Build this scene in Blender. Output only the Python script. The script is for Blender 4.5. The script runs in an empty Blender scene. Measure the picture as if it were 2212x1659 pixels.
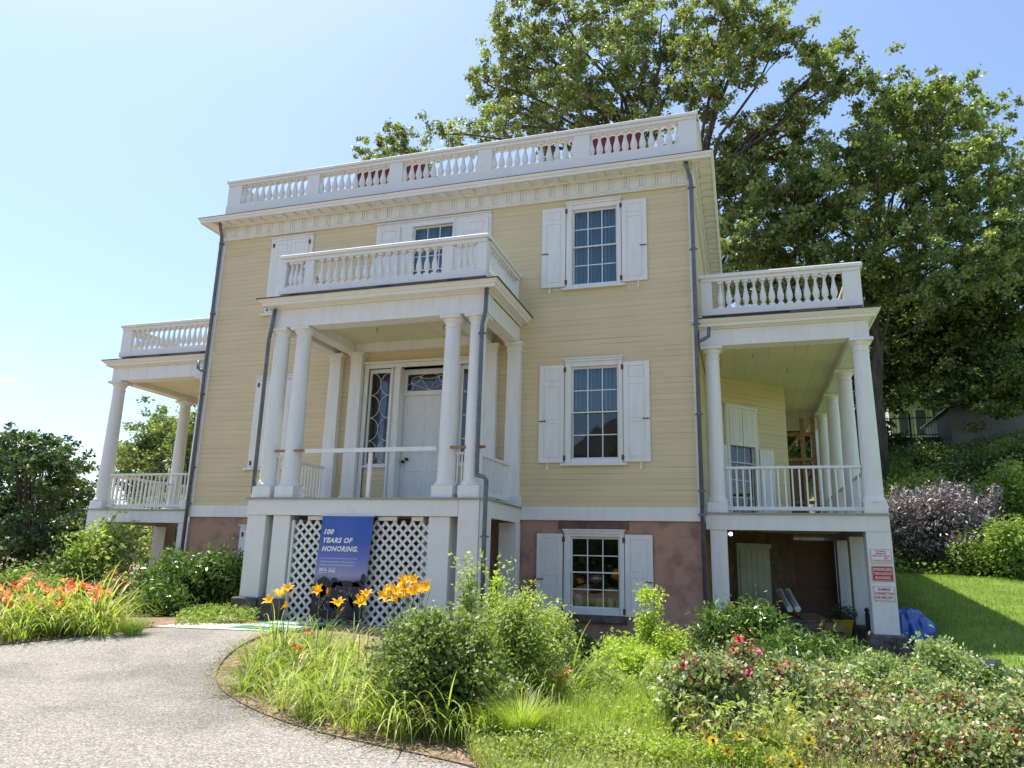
import bpy, math, random
import numpy as np
from mathutils import Vector, Matrix
R = math.radians
# ---------------------------------------------------------------- camera, world, sun, exposure
scene = bpy.context.scene
COL = scene.collection
CAM = np.array([7.342, -16.111, -1.1776]); YAW, PIT, ROL, FPX = .30607, .23609, .02653, 1580.5   # FPX for a 2212 px wide picture
fw = np.array([-math.sin(YAW)*math.cos(PIT), math.cos(YAW)*math.cos(PIT), math.sin(PIT)])
rt = np.array([math.cos(YAW), math.sin(YAW), 0]); up_ = np.cross(rt, fw)
r2 = rt*math.cos(ROL)+up_*math.sin(ROL); u2 = -rt*math.sin(ROL)+up_*math.cos(ROL)
cd = bpy.data.cameras.new("camera"); cam = bpy.data.objects.new("camera", cd); COL.objects.link(cam)
M = Matrix(((r2[0], u2[0], -fw[0], CAM[0]), (r2[1], u2[1], -fw[1], CAM[1]), (r2[2], u2[2], -fw[2], CAM[2]), (0, 0, 0, 1)))
cam.matrix_world = M
cd.sensor_fit = 'HORIZONTAL'; cd.sensor_width = 36; cd.lens = FPX/2212*36; cd.clip_end = 2000; cd.clip_start = .05
scene.camera = cam
LIGHT = Vector((.34, -.15, -1)).normalized()        # direction the sunlight travels
world = bpy.data.worlds.new("World"); scene.world = world; world.use_nodes = True
wn = world.node_tree.nodes; wl = world.node_tree.links; wn.clear()
sky = wn.new('ShaderNodeTexSky'); sky.sky_type = 'NISHITA'; sky.sun_disc = False
sky.sun_elevation = math.asin(-LIGHT.z); sky.sun_rotation = math.atan2(-LIGHT.x, -LIGHT.y)
sky.air_density = 1.0; sky.dust_density = 1.5; sky.ozone_density = 3.0
bg = wn.new('ShaderNodeBackground'); bg.inputs[1].default_value = .14
wo = wn.new('ShaderNodeOutputWorld')
tc = wn.new('ShaderNodeTexCoord'); mp = wn.new('ShaderNodeMapping'); mp.inputs['Scale'].default_value = (2.2, 2.2, 13)
nz = wn.new('ShaderNodeTexNoise'); nz.inputs['Scale'].default_value = 2.3; nz.inputs['Detail'].default_value = 5
cr = wn.new('ShaderNodeValToRGB'); cr.color_ramp.elements[0].position = .56; cr.color_ramp.elements[1].position = .72
mx = wn.new('ShaderNodeMixRGB'); mx.inputs[2].default_value = (9, 9.4, 10, 1)
sm = wn.new('ShaderNodeMath'); sm.operation = 'MULTIPLY'; sm.inputs[1].default_value = .35
wl.new(tc.outputs['Generated'], mp.inputs[0]); wl.new(mp.outputs[0], nz.inputs[0]); wl.new(nz.outputs[0], cr.inputs[0])
sx = wn.new('ShaderNodeSeparateXYZ'); wl.new(tc.outputs['Generated'], sx.inputs[0])
mk = wn.new('ShaderNodeMapRange'); mk.interpolation_type = 'SMOOTHSTEP'; mk.inputs[1].default_value = .24; mk.inputs[2].default_value = .14; wl.new(sx.outputs[2], mk.inputs[0])
ml = wn.new('ShaderNodeMath'); ml.operation = 'MULTIPLY'; wl.new(cr.outputs[0], ml.inputs[0]); wl.new(mk.outputs[0], ml.inputs[1]); wl.new(ml.outputs[0], sm.inputs[0]); wl.new(sm.outputs[0], mx.inputs[0]); wl.new(sky.outputs[0], mx.inputs[1])
wl.new(mx.outputs[0], bg.inputs[0]); wl.new(bg.outputs[0], wo.inputs[0])
sd = bpy.data.lights.new("sun", 'SUN'); sun = bpy.data.objects.new("sun", sd); COL.objects.link(sun)
sd.energy = 4.6; sd.angle = R(.5); sd.color = (1, .93, .80)
sun.rotation_euler = LIGHT.to_track_quat('-Z', 'Y').to_euler(); sun.location = (-20, 10, 50)
scene.view_settings.view_transform = 'Standard'; scene.view_settings.look = 'None'
scene.view_settings.exposure = .86; scene.view_settings.gamma = 1
try: scene.view_settings.use_curve_mapping = False
except Exception: pass
scene.cycles.max_bounces = 8; scene.cycles.transparent_max_bounces = 12

def at(px, py, ax, v):
    "world point seen at a spot of the 2212x1659 picture on the plane X, Y or Z = v"
    d = fw+r2*(px-1106)/FPX-u2*(py-829.5)/FPX
    i = 'XYZ'.index(ax); return CAM+d*(v-CAM[i])/d[i]
# ---------------------------------------------------------------- materials
MATS = {}
def nodes(name):
    m = bpy.data.materials.new(name); m.use_nodes = True; n = m.node_tree.nodes; l = m.node_tree.links
    b = n['Principled BSDF']; return m, n, l, b
def mat(name, col, rough=.6, var=.08, scale=3., bump=.0, bscale=60., metal=0., col2=None, stretch=(1, 1, 1), detail=6, thr=(.35, .65), spec=.4):
    if name in MATS: return MATS[name]
    m, n, l, b = nodes(name)
    t = n.new('ShaderNodeTexCoord'); mp = n.new('ShaderNodeMapping'); mp.inputs['Scale'].default_value = stretch
    l.new(t.outputs['Object'], mp.inputs[0])
    z = n.new('ShaderNodeTexNoise'); z.inputs['Scale'].default_value = scale; z.inputs['Detail'].default_value = detail; z.inputs['Roughness'].default_value = .6
    l.new(mp.outputs[0], z.inputs[0])
    r = n.new('ShaderNodeValToRGB'); r.color_ramp.elements[0].position, r.color_ramp.elements[1].position = thr
    c2 = col2 or tuple(max(0, c*(1-var*2)) for c in col)
    r.color_ramp.elements[0].color = (*c2, 1); r.color_ramp.elements[1].color = (*col, 1)
    l.new(z.outputs[0], r.inputs[0]); l.new(r.outputs[0], b.inputs['Base Color'])
    b.inputs['Roughness'].default_value = rough; b.inputs['Metallic'].default_value = metal
    b.inputs['Specular IOR Level'].default_value = spec
    if bump:
        z2 = n.new('ShaderNodeTexNoise'); z2.inputs['Scale'].default_value = bscale; z2.inputs['Detail'].default_value = 4
        l.new(mp.outputs[0], z2.inputs[0])
        bp = n.new('ShaderNodeBump'); bp.inputs['Strength'].default_value = bump; bp.inputs['Distance'].default_value = .02
        l.new(z2.outputs[0], bp.inputs['Height']); l.new(bp.outputs[0], b.inputs['Normal'])
    MATS[name] = m; return m
def boards(name, col, gap, step, axis, dark=.35, rough=.65, soft=.5, linew=.05):
    "painted boards: thin open joints every `step` metres along axis, the joints come and go"
    if name in MATS: return MATS[name]
    m, n, l, b = nodes(name)
    t = n.new('ShaderNodeTexCoord'); s = n.new('ShaderNodeSeparateXYZ'); l.new(t.outputs['Object'], s.inputs[0])
    def mt(op, a, bb=None, cc=None):
        k = n.new('ShaderNodeMath'); k.operation = op
        for i, q in enumerate((a, bb, cc)):
            if q is None: continue
            if isinstance(q, (int, float)): k.inputs[i].default_value = q
            else: l.new(q, k.inputs[i])
        return k.outputs[0]
    if axis == 'Z': v = s.outputs[2]; along = (.35, .35, 8)
    elif axis == 'X': v = s.outputs[0]; along = (8, .35, .35)
    else: v = s.outputs[1]; along = (.35, 8, .35)
    w = n.new('ShaderNodeTexNoise'); w.inputs['Scale'].default_value = .5; l.new(t.outputs['Object'], w.inputs[0])
    v2 = mt('ADD', v, mt('MULTIPLY', w.outputs[0], .02))
    fr = mt('FRACT', mt('DIVIDE', v2, step))
    line = mt('LESS_THAN', fr, linew)
    mp = n.new('ShaderNodeMapping'); mp.inputs['Scale'].default_value = along; l.new(t.outputs['Object'], mp.inputs[0])
    z = n.new('ShaderNodeTexNoise'); z.inputs['Scale'].default_value = 1.0; z.inputs['Detail'].default_value = 3; l.new(mp.outputs[0], z.inputs[0])
    rr = n.new('ShaderNodeMapRange'); rr.inputs[1].default_value = .44; rr.inputs[2].default_value = .64; rr.inputs[3].default_value = soft*.25; rr.inputs[4].default_value = 1
    l.new(z.outputs[0], rr.inputs[0]); fac = mt('MULTIPLY', line, rr.outputs[0])
    bid = mt('FLOOR', mt('DIVIDE', v2, step)); wn_ = n.new('ShaderNodeTexWhiteNoise'); wn_.noise_dimensions = '1D'; l.new(bid, wn_.inputs['W'])
    z3 = n.new('ShaderNodeTexNoise'); z3.inputs['Scale'].default_value = 1.3; z3.inputs['Detail'].default_value = 8; l.new(t.outputs['Object'], z3.inputs[0])
    br = mt('ADD', mt('ADD', mt('MULTIPLY', wn_.outputs[0], .07), .88), mt('MULTIPLY', z3.outputs[0], .16))
    c1 = n.new('ShaderNodeMixRGB'); c1.blend_type = 'MULTIPLY'; c1.inputs[0].default_value = 1; c1.inputs[1].default_value = (*col, 1)
    cb = n.new('ShaderNodeCombineXYZ'); [l.new(br, cb.inputs[i]) for i in range(3)]; l.new(cb.outputs[0], c1.inputs[2])
    mx = n.new('ShaderNodeMixRGB'); l.new(mt('MULTIPLY', fac, dark), mx.inputs[0]); l.new(c1.outputs[0], mx.inputs[1]); mx.inputs[2].default_value = (*gap, 1)
    l.new(mx.outputs[0], b.inputs['Base Color']); b.inputs['Roughness'].default_value = rough
    h = mt('SUBTRACT', mt('MULTIPLY', fr, -.25), fac)
    bp = n.new('ShaderNodeBump'); bp.inputs['Strength'].default_value = .35; bp.inputs['Distance'].default_value = .01
    l.new(h, bp.inputs['Height']); l.new(bp.outputs[0], b.inputs['Normal'])
    MATS[name] = m; return m
def leafmat(name, ca, cb, cc=None, trans=.35, rough=.45, tcol=None, spec=.35, p3=(.86, .93)):
    if name in MATS: return MATS[name]
    m, n, l, b = nodes(name)
    a = n.new('ShaderNodeAttribute'); a.attribute_name = 'tone'
    r = n.new('ShaderNodeValToRGB'); r.color_ramp.elements[0].color = (*ca, 1); r.color_ramp.elements[1].color = (*cb, 1)
    if cc:
        r.color_ramp.elements[1].position = p3[0]; e = r.color_ramp.elements.new(p3[1])
        r.color_ramp.elements[0].color = (*ca, 1); r.color_ramp.elements[1].color = (*cb, 1); r.color_ramp.elements[2].color = (*cc, 1)
    l.new(a.outputs['Fac'], r.inputs[0]); l.new(r.outputs[0], b.inputs['Base Color'])
    b.inputs['Roughness'].default_value = rough; b.inputs['Specular IOR Level'].default_value = spec
    tr = n.new('ShaderNodeBsdfTranslucent'); mx = n.new('ShaderNodeMixShader'); mx.inputs[0].default_value = trans
    hs = n.new('ShaderNodeMixRGB'); hs.blend_type = 'MULTIPLY'; hs.inputs[0].default_value = 1; hs.inputs[2].default_value = (*(tcol or (1.5, 1.7, .7)), 1)
    l.new(r.outputs[0], hs.inputs[1]); l.new(hs.outputs[0], tr.inputs[0])
    l.new(b.outputs[0], mx.inputs[1]); l.new(tr.outputs[0], mx.inputs[2]); l.new(mx.outputs[0], n['Material Output'].inputs[0])
    MATS[name] = m; return m
def plain(name, col, rough=.6, emit=0, metal=0):
    if name in MATS: return MATS[name]
    m, n, l, b = nodes(name); b.inputs['Base Color'].default_value = (*col, 1); b.inputs['Roughness'].default_value = rough; b.inputs['Metallic'].default_value = metal
    if emit: b.inputs['Emission Color'].default_value = (*col, 1); b.inputs['Emission Strength'].default_value = emit
    MATS[name] = m; return m
def glassmat():
    m, n, l, b = nodes('window_glass'); n.remove(b)
    g = n.new('ShaderNodeBsdfGlossy'); g.inputs['Roughness'].default_value = .03; g.inputs[0].default_value = (.9, .95, 1, 1)
    t = n.new('ShaderNodeBsdfTransparent'); t.inputs[0].default_value = (.85, .9, .92, 1)
    f = n.new('ShaderNodeFresnel'); f.inputs[0].default_value = 1.5
    tc = n.new('ShaderNodeTexCoord'); z = n.new('ShaderNodeTexNoise'); z.inputs['Scale'].default_value = 1.6; l.new(tc.outputs['Object'], z.inputs[0])
    bp = n.new('ShaderNodeBump'); bp.inputs['Strength'].default_value = .12; bp.inputs['Distance'].default_value = .05
    l.new(z.outputs[0], bp.inputs['Height']); l.new(bp.outputs[0], g.inputs['Normal'])
    k = n.new('ShaderNodeMath'); k.operation = 'MULTIPLY_ADD'; k.inputs[1].default_value = 1.2; k.inputs[2].default_value = .03; l.new(f.outputs[0], k.inputs[0])
    x = n.new('ShaderNodeMixShader'); l.new(k.outputs[0], x.inputs[0]); l.new(t.outputs[0], x.inputs[1]); l.new(g.outputs[0], x.inputs[2])
    l.new(x.outputs[0], n['Material Output'].inputs[0]); return m
WHITE = mat('white_paint', (.80, .79, .755), .5, .05, 2.2, .12, 25, stretch=(3, 3, .5), thr=(.25, .6))
WHITE2 = mat('white_paint_weathered', (.78, .77, .73), .55, .06, 3, .15, 40, col2=(.70, .68, .63), thr=(.26, .42))
CEIL = boards('ceiling_boards', (.70, .65, .44), (.12, .10, .06), .28, 'X', .8, linew=.035)
SIDING = boards('yellow_siding', (.675, .555, .33), (.12, .10, .07), .125, 'Z', .85, soft=.3, linew=.07)
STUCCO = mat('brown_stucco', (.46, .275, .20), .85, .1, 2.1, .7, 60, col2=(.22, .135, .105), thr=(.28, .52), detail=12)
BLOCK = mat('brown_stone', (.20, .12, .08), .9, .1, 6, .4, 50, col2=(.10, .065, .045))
DSTONE = mat('dark_stone', (.16, .14, .125), .85, .1, 7, .5, 40, col2=(.06, .055, .05))
GSTONE = mat('grey_stone', (.34, .32, .29), .85, .1, 5, .4, 40, col2=(.19, .18, .165))
METAL = mat('dull_zinc', (.17, .19, .22), .45, .15, 6, metal=.35)
DMETAL = plain('dark_flashing', (.05, .05, .055), .5)
RUST = mat('rust', (.20, .09, .05), .8, .2, 30)
GLASS = glassmat()
BLACK = plain('black_iron', (.015, .015, .015), .45)
BROWNWOOD = mat('bare_timber', (.42, .24, .10), .7, .2, 4, .3, 30, stretch=(1, 1, 8))
OLDWOOD = mat('old_timber', (.27, .19, .12), .8, .2, 6, .3, 30, stretch=(6, 1, 6), col2=(.12, .08, .05))
# ---------------------------------------------------------------- mesh helpers
def prop(o, label=None, cat=None, group=None, kind=None):
    if label: o['label'] = label
    if cat: o['category'] = cat
    if group: o['group'] = group
    if kind: o['kind'] = kind
    return o
def link(o, parent=None):
    COL.objects.link(o)
    if parent: o.parent = parent
    return o
def empty(name, loc, label, cat, group=None, rz=0):
    o = bpy.data.objects.new(name, None); o.empty_display_size = .2; o.location = loc; o.rotation_euler = (0, 0, rz)
    link(o); return prop(o, label, cat, group)
class MB:
    def __init__(s): s.v = []; s.f = []
    def add(s, vs, fs):
        b = len(s.v); s.v += [tuple(map(float, p)) for p in vs]; s.f += [tuple(b+i for i in f) for f in fs]; return s
    def box(s, x0, x1, y0, y1, z0, z1, T=None):
        if x0 > x1: x0, x1 = x1, x0
        if y0 > y1: y0, y1 = y1, y0
        if z0 > z1: z0, z1 = z1, z0
        v = [(x0, y0, z0), (x1, y0, z0), (x1, y1, z0), (x0, y1, z0), (x0, y0, z1), (x1, y0, z1), (x1, y1, z1), (x0, y1, z1)]
        if T: v = [T(p) for p in v]
        return s.add(v, [(0, 3, 2, 1), (4, 5, 6, 7), (0, 1, 5, 4), (1, 2, 6, 5), (2, 3, 7, 6), (3, 0, 4, 7)])
    def taper(s, cx, cy, w0, d0, w1, d1, z0, z1):
        v = [(cx+a*w/2, cy+b*d/2, z) for z, w, d in ((z0, w0, d0), (z1, w1, d1)) for a, b in ((-1, -1), (1, -1), (1, 1), (-1, 1))]
        return s.add(v, [(0, 3, 2, 1), (4, 5, 6, 7), (0, 1, 5, 4), (1, 2, 6, 5), (2, 3, 7, 6), (3, 0, 4, 7)])
    def lathe(s, cx, cy, prof, n=20):
        v = []; f = []
        for r, z in prof: v += [(cx+r*math.cos(2*math.pi*i/n), cy+r*math.sin(2*math.pi*i/n), z) for i in range(n)]
        for k in range(len(prof)-1):
            for i in range(n): j = (i+1) % n; f.append((k*n+i, k*n+j, k*n+n+j, k*n+n+i))
        f.append(tuple(range(n-1, -1, -1))); f.append(tuple((len(prof)-1)*n+i for i in range(n)))
        return s.add(v, f)
    def tube(s, pts, r, n=8, cap=True):
        pts = [Vector(p) for p in pts]; rs = r if isinstance(r, (list, tuple)) else [r]*len(pts); v = []; f = []
        t0 = (pts[1]-pts[0]).normalized(); a = t0.orthogonal().normalized()
        for k, p in enumerate(pts):
            t = (pts[min(k+1, len(pts)-1)]-pts[max(k-1, 0)]).normalized()
            a = (a-t*a.dot(t)).normalized(); b = t.cross(a)
            v += [p+(a*math.cos(2*math.pi*i/n)+b*math.sin(2*math.pi*i/n))*rs[k] for i in range(n)]
        for k in range(len(pts)-1):
            for i in range(n): j = (i+1) % n; f.append((k*n+i, k*n+j, k*n+n+j, k*n+n+i))
        if cap: f.append(tuple(range(n-1, -1, -1))); f.append(tuple((len(pts)-1)*n+i for i in range(n)))
        return s.add(v, f)
    def ring(s, prof, x0, x1, y0, y1, sides='FRBL'):
        "moulding profile [(outward, z)] carried round a rectangle with mitred corners"
        cs = {'F': ((x0, y0, -1, -1), (x1, y0, 1, -1)), 'R': ((x1, y0, 1, -1), (x1, y1, 1, 1)), 'B': ((x1, y1, 1, 1), (x0, y1, -1, 1)), 'L': ((x0, y1, -1, 1), (x0, y0, -1, -1))}
        for k in sides:
            a, b = cs[k]; v = []; m = len(prof)
            for c in (a, b): v += [(c[0]+c[2]*d, c[1]+c[3]*d, z) for d, z in prof]
            s.add(v, [(i, i+m, i+1+m, i+1) for i in range(m-1)])
        return s
    def build(s, name, m, parent=None, smooth=False, bevel=0, T=None):
        me = bpy.data.meshes.new(name); me.from_pydata([T(p) for p in s.v] if T else s.v, [], s.f); me.update()
        if m: me.materials.append(m)
        if smooth: me.polygons.foreach_set('use_smooth', [True]*len(me.polygons))
        if smooth and smooth != 'all':
            try: me.set_sharp_from_angle(angle=R(35))
            except Exception: pass
        o = bpy.data.objects.new(name, me); link(o, parent)
        if bevel:
            b = o.modifiers.new('bevel', 'BEVEL'); b.width = bevel; b.segments = 1; b.limit_method = 'ANGLE'; b.angle_limit = R(50)
        return o
def wallholes(x0, x1, z0, z1, holes, y, th):
    "wall sheet facing -Y with rectangular openings and their reveals"
    mb = MB(); xs = sorted({x0, x1, *[h[0] for h in holes], *[h[1] for h in holes]}); zs = sorted({z0, z1, *[h[2] for h in holes], *[h[3] for h in holes]})
    for i in range(len(xs)-1):
        for j in range(len(zs)-1):
            cx, cz = (xs[i]+xs[i+1])/2, (zs[j]+zs[j+1])/2
            if any(h[0] < cx < h[1] and h[2] < cz < h[3] for h in holes): continue
            mb.add([(xs[i], y, zs[j]), (xs[i+1], y, zs[j]), (xs[i+1], y, zs[j+1]), (xs[i], y, zs[j+1])], [(0, 1, 2, 3)])
    for a, b, c, d in holes:
        mb.add([(a, y, c), (b, y, c), (b, y, d), (a, y, d), (a, y+th, c), (b, y+th, c), (b, y+th, d), (a, y+th, d)], [(0, 4, 5, 1), (1, 5, 6, 2), (2, 6, 7, 3), (3, 7, 4, 0)])
    return mb
def text(body, x, y, z, w, h, m, parent, name='lettering', shear=0, bold=.0, ax='-Y', space=1.0):
    cu = bpy.data.curves.new('t', 'FONT'); cu.body = body; cu.size = 1; cu.offset = bold; cu.shear = shear; cu.space_character = space; cu.fill_mode = 'FRONT'; cu.resolution_u = 3
    t = bpy.data.objects.new('t', cu); COL.objects.link(t); dg = bpy.context.evaluated_depsgraph_get(); dg.update()
    me = bpy.data.meshes.new_from_object(t.evaluated_get(dg)); bpy.data.objects.remove(t)
    c = np.empty(len(me.vertices)*3); me.vertices.foreach_get('co', c); c = c.reshape(-1, 3)
    lo = c.min(0); sz = np.maximum(c.max(0)-lo, 1e-6); q = (c-lo)/sz
    out = np.empty_like(c)
    if ax == '-Y': out[:, 0] = x+q[:, 0]*w; out[:, 1] = y; out[:, 2] = z+q[:, 1]*h
    else: out[:, 0] = x+q[:, 0]*w; out[:, 1] = y+q[:, 1]*h; out[:, 2] = z
    me.vertices.foreach_set('co', out.ravel()); me.update(); me.materials.clear(); me.materials.append(m)
    o = bpy.data.objects.new(name, me); return link(o, parent)
# ---------------------------------------------------------------- foliage helpers (numpy)
def npmesh(name, V, F, tone, m, parent=None, smooth=False):
    k = F.shape[1]; me = bpy.data.meshes.new(name); me.vertices.add(len(V)); me.vertices.foreach_set('co', V.astype(np.float32).ravel())
    me.loops.add(F.size); me.loops.foreach_set('vertex_index', F.astype(np.int32).ravel())
    me.polygons.add(len(F)); me.polygons.foreach_set('loop_start', np.arange(0, F.size, k, dtype=np.int32))
    try: me.polygons.foreach_set('loop_total', np.full(len(F), k, dtype=np.int32))
    except Exception: pass
    me.update(calc_edges=True)
    if tone is not None:
        a = me.attributes.new('tone', 'FLOAT', 'FACE'); a.data.foreach_set('value', tone.astype(np.float32))
    if smooth: me.polygons.foreach_set('use_smooth', np.ones(len(F), dtype=bool))
    me.materials.append(m); o = bpy.data.objects.new(name, me); return link(o, parent)
def unit(a): return a/np.maximum(np.linalg.norm(a, axis=1, keepdims=True), 1e-9)
def leaves(name, P, L, W, m, parent=None, up=.5, rng=None, tone=None, hang=0., fold=.12, lvar=.3, dirs=None):
    N = len(P); rng = rng or np.random.default_rng(1)
    n = unit(unit(rng.normal(size=(N, 3)))+np.array([0, 0, up]))
    t = rng.normal(size=(N, 3)) if dirs is None else dirs+rng.normal(size=(N, 3))*.45
    t[:, 2] -= hang; t = unit(t-n*(t*n).sum(1, keepdims=True)); b = np.cross(n, t)
    l = L*(1+lvar*rng.normal(size=(N, 1))).clip(.45, 1.7); w = W*l/L
    V = np.stack([P, P+t*l*.45+b*w*.5+n*l*fold, P+t*l, P+t*l*.45-b*w*.5+n*l*fold], 1).reshape(-1, 3)
    F = np.arange(4*N).reshape(N, 4)
    if tone is None: tone = rng.random(N)
    return npmesh(name, V, F, tone, m, parent)
def blades(name, base, az, L, W, m, parent=None, e0=80, e1=-20, seg=6, rng=None, tone=None, evar=12):
    rng = rng or np.random.default_rng(2); N = len(base); L = np.broadcast_to(L, N)*(1+.22*rng.normal(size=N)).clip(.5, 1.5)
    a0 = np.radians(e0+evar*.6*rng.normal(size=N)); a1 = np.radians(e1+evar*2.2*rng.normal(size=N))
    p = base.copy(); h = np.stack([np.cos(az), np.sin(az), 0*az], 1); side = np.stack([-np.sin(az), np.cos(az), 0*az], 1)
    rows = []
    for k in range(seg+1):
        t = k/seg; w = W*(1-t**2.2)*(.55+.9*min(t*2.5, 1)*.5)+.0008
        rows += [p-side*w/2, p+side*w/2]
        a = a0+(a1-a0)*(t**1.3); p = p+(h*np.cos(a)[:, None]+np.array([0, 0, 1])*np.sin(a)[:, None])*(L/seg)[:, None]
    V = np.stack(rows, 1).reshape(-1, 3); n2 = 2*(seg+1); f = np.array([[2*k, 2*k+1, 2*k+3, 2*k+2] for k in range(seg)])
    F = (np.arange(N)[:, None, None]*n2+f[None]).reshape(-1, 4); tn = rng.random(N) if tone is None else tone
    return npmesh(name, V, F, np.repeat(tn, seg), m, parent)
def inball(rng, n, c, r, shell=.35):
    d = unit(rng.normal(size=(n, 3))); q = (shell+(1-shell)*rng.random((n, 1)))**(1/2.2); return np.array(c)+d*q*np.array(r)
def clumps(rng, C, per, rc, flat=.7):
    K = len(C); P = np.repeat(C, per, 0)+rng.normal(size=(K*per, 3))*np.array([rc, rc, rc*flat])*.5
    tone = np.repeat(rng.random(K), per)*.55+rng.random(K*per)*.45; return P, tone
def curve(a, b, sag, n, rng, wob=.0):
    a = np.array(a, float); b = np.array(b, float); T = np.linspace(0, 1, n)[:, None]
    p = a+(b-a)*T; p[:, 2] += (np.sin(T*math.pi)*sag)[:, 0]
    if wob: q = rng.normal(size=(n, 3))*wob; q[0] = 0; q[-1] = 0; p = p+q
    return p
# ================================================================= THE HOUSE
H = 6.55; D = 13.0
house = empty('house', (0, 0, -2.8), 'pale yellow wooden two storey mansion with white balustrades, pillared porch and side verandas', 'house')
class HP:                                   # parts keep world coordinates: parent offset undone
    pass
def hb(mb, name, m, parent=None, **k):
    o = mb.build(name, m, parent or house, **k)
    if parent is None or parent is house: o.location = (0, 0, 2.8)
    return o
def ht(*a, **k):
    return text(*a, **k)
GX1, GX2 = 3.735, 4.745
holes = [(GX1-.1, GX2+.1, 1.0, 3.26), (GX1-.1, GX2+.1, 5.18, 7.24), (-.66, .66, 4.62, 7.24), (-1.6, 1.6, 0.0, 3.45)]
hb(wallholes(-H, H, 0, 7.6, holes, 0, .28), 'siding_wall', SIDING)
hb(MB().add([(H, 0, 0), (H, D, 0), (H, D, 7.9), (H, 0, 7.9)], [(0, 1, 2, 3)]).add([(-H, 0, 0), (-H, D, 0), (-H, D, 7.9), (-H, 0, 7.9)], [(3, 2, 1, 0)]).add([(-H, D, 0), (H, D, 0), (H, D, 7.9), (-H, D, 7.9)], [(3, 2, 1, 0)]), 'side_wall', SIDING)
hb(wallholes(-H+.02, H-.02, -3.2, -.28, [(GX1-.12, GX2+.12, -2.25, -.55)], .02, .28)
   .add([(H-.02, .02, -3.2), (H-.02, D, -3.2), (H-.02, D, -.28), (H-.02, .02, -.28)], [(0, 1, 2, 3)]).add([(-H+.02, .02, -3.2), (-H+.02, D, -3.2), (-H+.02, D, -.28), (-H+.02, .02, -.28)], [(3, 2, 1, 0)]), 'basement_wall', STUCCO)
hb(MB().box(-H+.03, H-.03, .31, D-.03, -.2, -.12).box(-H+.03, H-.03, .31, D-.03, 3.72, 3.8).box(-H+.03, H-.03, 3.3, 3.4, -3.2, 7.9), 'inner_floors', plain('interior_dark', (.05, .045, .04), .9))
for q in ((-H-.03, H+.03, -.035, .0), (H, H+.03, 0.001, D), (-H-.03, -H, 0.001, D)): hb(MB().box(*q, -.29, 0), 'water_table', WHITE, bevel=.005)
for q in ((-H-.02, -H+.10, -.03, -.001), (H-.10, H+.02, -.03, -.001), (H+.001, H+.022, .0, .12)): hb(MB().box(*q, .003, 7.5), 'corner_board', WHITE, bevel=.004)
# frieze with triglyphs, cornice with blocks
fr = MB().box(-H-.05, H+.05, -.06, .0, 7.49, 7.9).box(H, H+.05, .001, D, 7.49, 7.9).box(-H-.05, -H, .001, D, 7.49, 7.9)
fr.box(-H-.075, H+.075, -.085, -.062, 7.545, 7.575)
F0 = hb(fr, 'frieze', WHITE2, bevel=.004)
def clones(o, locs):
    for q in locs:
        c = bpy.data.objects.new(o.name.split('.')[0], o.data); link(c, o.parent); c.location = q[:3]
        if len(q) > 3: c.rotation_euler = (0, 0, q[3])
n = 35; tg = MB()
for k in (-1, 0, 1): tg.box(k*.062-.021, k*.062+.021, -.028, .0, 7.60, 7.86)
tg.box(-.09, .09, -.035, -.001, 7.578, 7.592).box(-.09, .09, -.022, -.001, 7.515, 7.54)
t0 = tg.build('triglyph', WHITE2, F0); t0.location = (-H+.06, -.06, 0)
clones(t0, [(-H+.06+(2*H-.12)*i/n, -.06, 0) for i in range(1, n+1)]+[(H+.05, .2+i*.365, 0, math.pi/2) for i in range(30)])
cm = MB().ring([(.0, 7.875), (.07, 7.875), (.1, 7.90), (.11, 7.93), (.40, 7.93), (.40, 7.90), (.425, 7.90), (.425, 7.965), (.45, 7.972), (.46, 7.99), (.475, 8.02), (.475, 8.035)], -H-.05, H+.05, -.06, D+.05)
C0 = hb(cm, 'cornice', WHITE2)
m0 = MB().box(-.085, .085, -.44, -.175, 7.885, 7.928).build('cornice_block', WHITE2, C0); m0.location = (-H-.12, 0, 0)
clones(m0, [(-H-.12+(2*H+.24)*i/(n+1), 0, 0) for i in range(1, n+2)]+[(H, -.25+i*.365, 0, math.pi/2) for i in range(36)])
hb(MB().box(-H-.53, H+.53, -.54, D+.53, 8.036, 8.052), 'roof_flashing', DMETAL)
hb(MB().box(-H, H, .1, D, 8.06, 8.12), 'roof', plain('roof_grey', (.2, .2, .2), .8))
# ---- balustrades
def bal_prof(z0, z1, r=.075):
    h = z1-z0
    P = [(.62, 0), (.62, .05), (.42, .09), (.42, .12), (.7, .17), (.96, .26), (1.0, .34), (.9, .44), (.62, .58), (.42, .72), (.36, .80), (.38, .84), (.6, .86), (.6, .885), (.42, .90), (.45, .93), (.75, .95), (.75, 1)]
    return [(r*a, z0+h*b) for a, b in P]
BALMESH = {}
def baluster(x, y, z0, z1, r, parent, m=WHITE, sq=True):
    key = (round(z0, 3), round(z1, 3), r)
    if key not in BALMESH:
        mb = MB().lathe(0, 0, [(a, z-z0) for a, z in bal_prof(z0, z1, r)], 14)
        if sq: mb.box(-r*.85, r*.85, -r*.85, r*.85, 0, .05).box(-r*.85, r*.85, -r*.85, r*.85, z1-z0-.05, z1-z0+.0)
        o = mb.build('baluster', m, parent, smooth=True); BALMESH[key] = o.data
    else: o = bpy.data.objects.new('baluster', BALMESH[key]); link(o, parent)
    o.location = (x, y, z0); return o
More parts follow.
